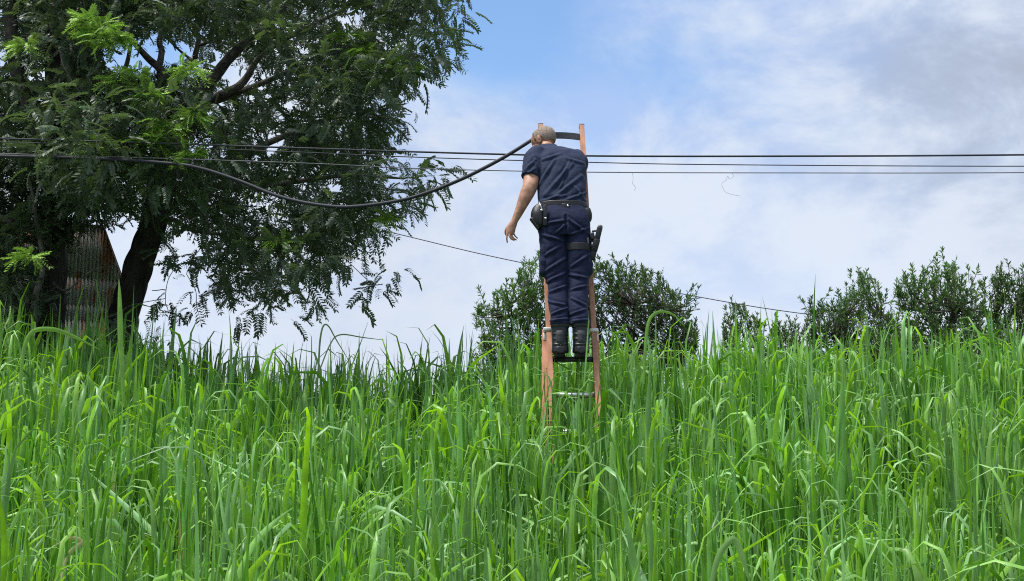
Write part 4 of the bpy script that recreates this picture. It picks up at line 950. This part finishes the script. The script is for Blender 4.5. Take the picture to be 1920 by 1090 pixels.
# --- boots
for (cx_, D_) in ((1050, 9.70), (1089.5, 9.70)):
    mb = MB(); s = MPP(640, D_)
    mb.loft([pring(*r, 2.2) for r in dense([(cx_, 602, 16, .066, D_+.02), (cx_, 620, 16, .066, D_+.02), (cx_, 638, 15.5, .064, D_+.015), (cx_, 652, 16, .068, D_+.01), (cx_, 662, 16.5, .072, D_+.01)], 3)])
    b0 = P(cx_, 658, D_)
    rings = []
    for (yy, hw_, hh, dz) in ((-.06, .028, .03, .0), (-.03, .033, .045, .01), (.03, .036, .055, .015), (.09, .040, .045, .005), (.15, .044, .036, -.004), (.19, .040, .032, -.006), (.215, .022, .024, -.008)):
        rings.append(ell(b0+Vector((0, yy, dz)), hw_, hh, Vector((1, 0, 0)), Vector((0, 0, 1)), e=2.4))
    mb.loft(rings)
    me = remesh(mb.mesh('boot', ORG, [M['leather']]), 0.0055, 3)
    folds(me, ORG, [(cx_-14, 626, cx_+14, 628, 1.6, .004), (cx_-14, 636, cx_+14, 634, 1.6, .004), (cx_-14, 646, cx_+14, 645, 1.6, .004)], 0.001, 30)
    boot = link('boot', me, man)
    # grey fabric heel panel and collar
    mb = MB(); mb.loft([pring(cx_, y_, w_, .071, D_+.012, 2.2) for y_, w_ in ((622, 10.5), (630, 11.5), (640, 11.5), (650, 10.5))])
    hp = mb.build('heel_panel', M['bootfab'], boot)
    mb = MB(); mb.loft([pring(cx_, y_, 17.3, .071, D_+.02, 2.2) for y_ in (605, 611, 615)]); mb.build('boot_collar', M['bootfab'], boot)
    mb = MB(); z0 = P(cx_, 668, D_).z
    out = [(-.072, .022), (-.060, .036), (-.02, .038), (.04, .037), (.10, .044), (.16, .049), (.205, .040), (.225, .018)]
    for zz, gr in ((z0-.012, .0), (z0, .003), (z0+.012, .003)):
        pass
    lo = [Vector((b0.x+w, b0.y+y_, z0-.012)) for y_, w in out] + [Vector((b0.x-w, b0.y+y_, z0-.012)) for y_, w in reversed(out)]
    mb.loft([lo, [v+Vector((0, 0, .022)) for v in lo]]); mb.build('sole', M['sole'], boot, smooth=False)
# --- belt and gear
mb = MB(); mb.loft([pring(1055.5, y_, w_, .133, 9.998, 2.5) for y_, w_ in ((383, 47), (384, 47.6), (391, 48.2), (392, 47.6))])
belt = mb.build('belt', M['leather'], man); tag(belt, 'black duty belt')
def stud(px, py, D_, r, parent):
    mb = MB(); mb.ball(P(px, py, D_), r, r*.6, r, None, 12, 8); tag(mb.build('stud', M['steel'], parent), 'small shiny snap')
stud(1065, 386, 9.855, .0085, belt)
mb = MB(); mb.box(P(1060, 387, 9.862), Vector((.030, 0, 0)), Vector((0, .007, 0)), Vector((0, 0, .022)), .004); mb.build('belt_keeper', M['leather'], belt)
mb = MB(); s = MPP(405, 9.95)
mb.loft([pring(*r, 2.2) for r in dense([(1014, 383, 7, .036, 9.90), (1011, 390, 12, .052, 9.90), (1009.5, 402, 14.5, .060, 9.89), (1010.5, 415, 14, .060, 9.89), (1013.5, 425, 10, .048, 9.89), (1015.5, 430, 6, .03, 9.90)], 4)])
for k in range(6): mb.ball(P(996+k*2.6, 412+k*3.4, 9.87), .014, .03, .014, None, 10, 8)
me = remesh(mb.mesh('pouch', ORG, [M['leather']]), 0.005, 2); pouch = link('hip_pouch', me, man); tag(pouch, 'rounded black leather pouch on the left hip')
mb = MB(); mb.tube([P(1011, 379, 9.835), P(1014, 387, 9.82), P(1017, 394, 9.815)], .004, 8); tag(mb.build('clip', M['steel'], pouch), 'thin metal clip')
stud(1015.5, 394, 9.815, .010, pouch); stud(1023, 409.5, 9.815, .0095, pouch)
mb = MB(); mb.box(P(1022, 404, 9.83), Vector((.016, 0, 0)), Vector((0, .010, 0)), Vector((0, 0, .085)), .005); mb.build('pouch_strap', M['leather'], pouch)
mb = MB(); mb.loft([pring(1083.5, y_, w_, .124, 9.925, 2.3) for y_, w_ in ((461, 25.6), (462, 26.2), (473, 26), (474, 25.4))]); 
tag(mb.build('thigh_strap', M['nylon'], man), 'dark strap round the right thigh')
mb = MB(); mb.loft([pring(*r, 2.3) for r in dense([(1101, 392, 6, .04, 9.93), (1103, 402, 7, .045, 9.93), (1104, 412, 5.5, .04, 9.93), (1103, 418, 3, .02, 9.93)], 3)])
tag(mb.build('belt_pouch', M['nylon'], man), 'small dark pouch on the right hip')
hol = MB()
def seg(a, b, w, d):
    A, B = P(*a), P(*b); ax = (B-A).normalized(); dn = Vector((0, 1, 0)); dn = (dn-ax*dn.dot(ax)).normalized(); sx = ax.cross(dn)
    hol.box((A+B)/2, sx*w, dn*d, ax*((B-A).length/2), min(w, d)*.35)
seg((1125, 426, 9.86), (1118, 455, 9.87), .022, .028); seg((1119.5, 449, 9.87), (1113, 472, 9.88), .027, .034); seg((1114, 468, 9.88), (1109.5, 488, 9.89), .024, .030)
seg((1109, 437, 9.86), (1112, 450, 9.86), .018, .022); seg((1106, 451, 9.88), (1118, 453, 9.875), .009, .016); seg((1104, 463, 9.88), (1114, 462, 9.88), .010, .016); seg((1104, 471, 9.88), (1112, 470, 9.88), .007, .014); seg((1110, 434, 9.86), (1121, 433, 9.86), .006, .010)
ho = hol.build('holster', M['leather'], man); tag(ho, 'black thigh holster with grip tilted outwards')
hol = MB(); seg((1101, 446, 9.85), (1102.5, 484, 9.85), .013, .012); tag(hol.build('holster_plate', M['pewter'], ho), 'grey holster backing plate')
hol = MB(); seg((1104, 412, 9.90), (1103, 450, 9.87), .008, .006); hol.build('holster_strap', M['nylon'], ho)
hol = MB()
A = P(1125.2, 426, 9.86); hol.ball(A, .021, .026, .018, None, 14, 10); hol.build('grip_cap', M['pewter'], ho)
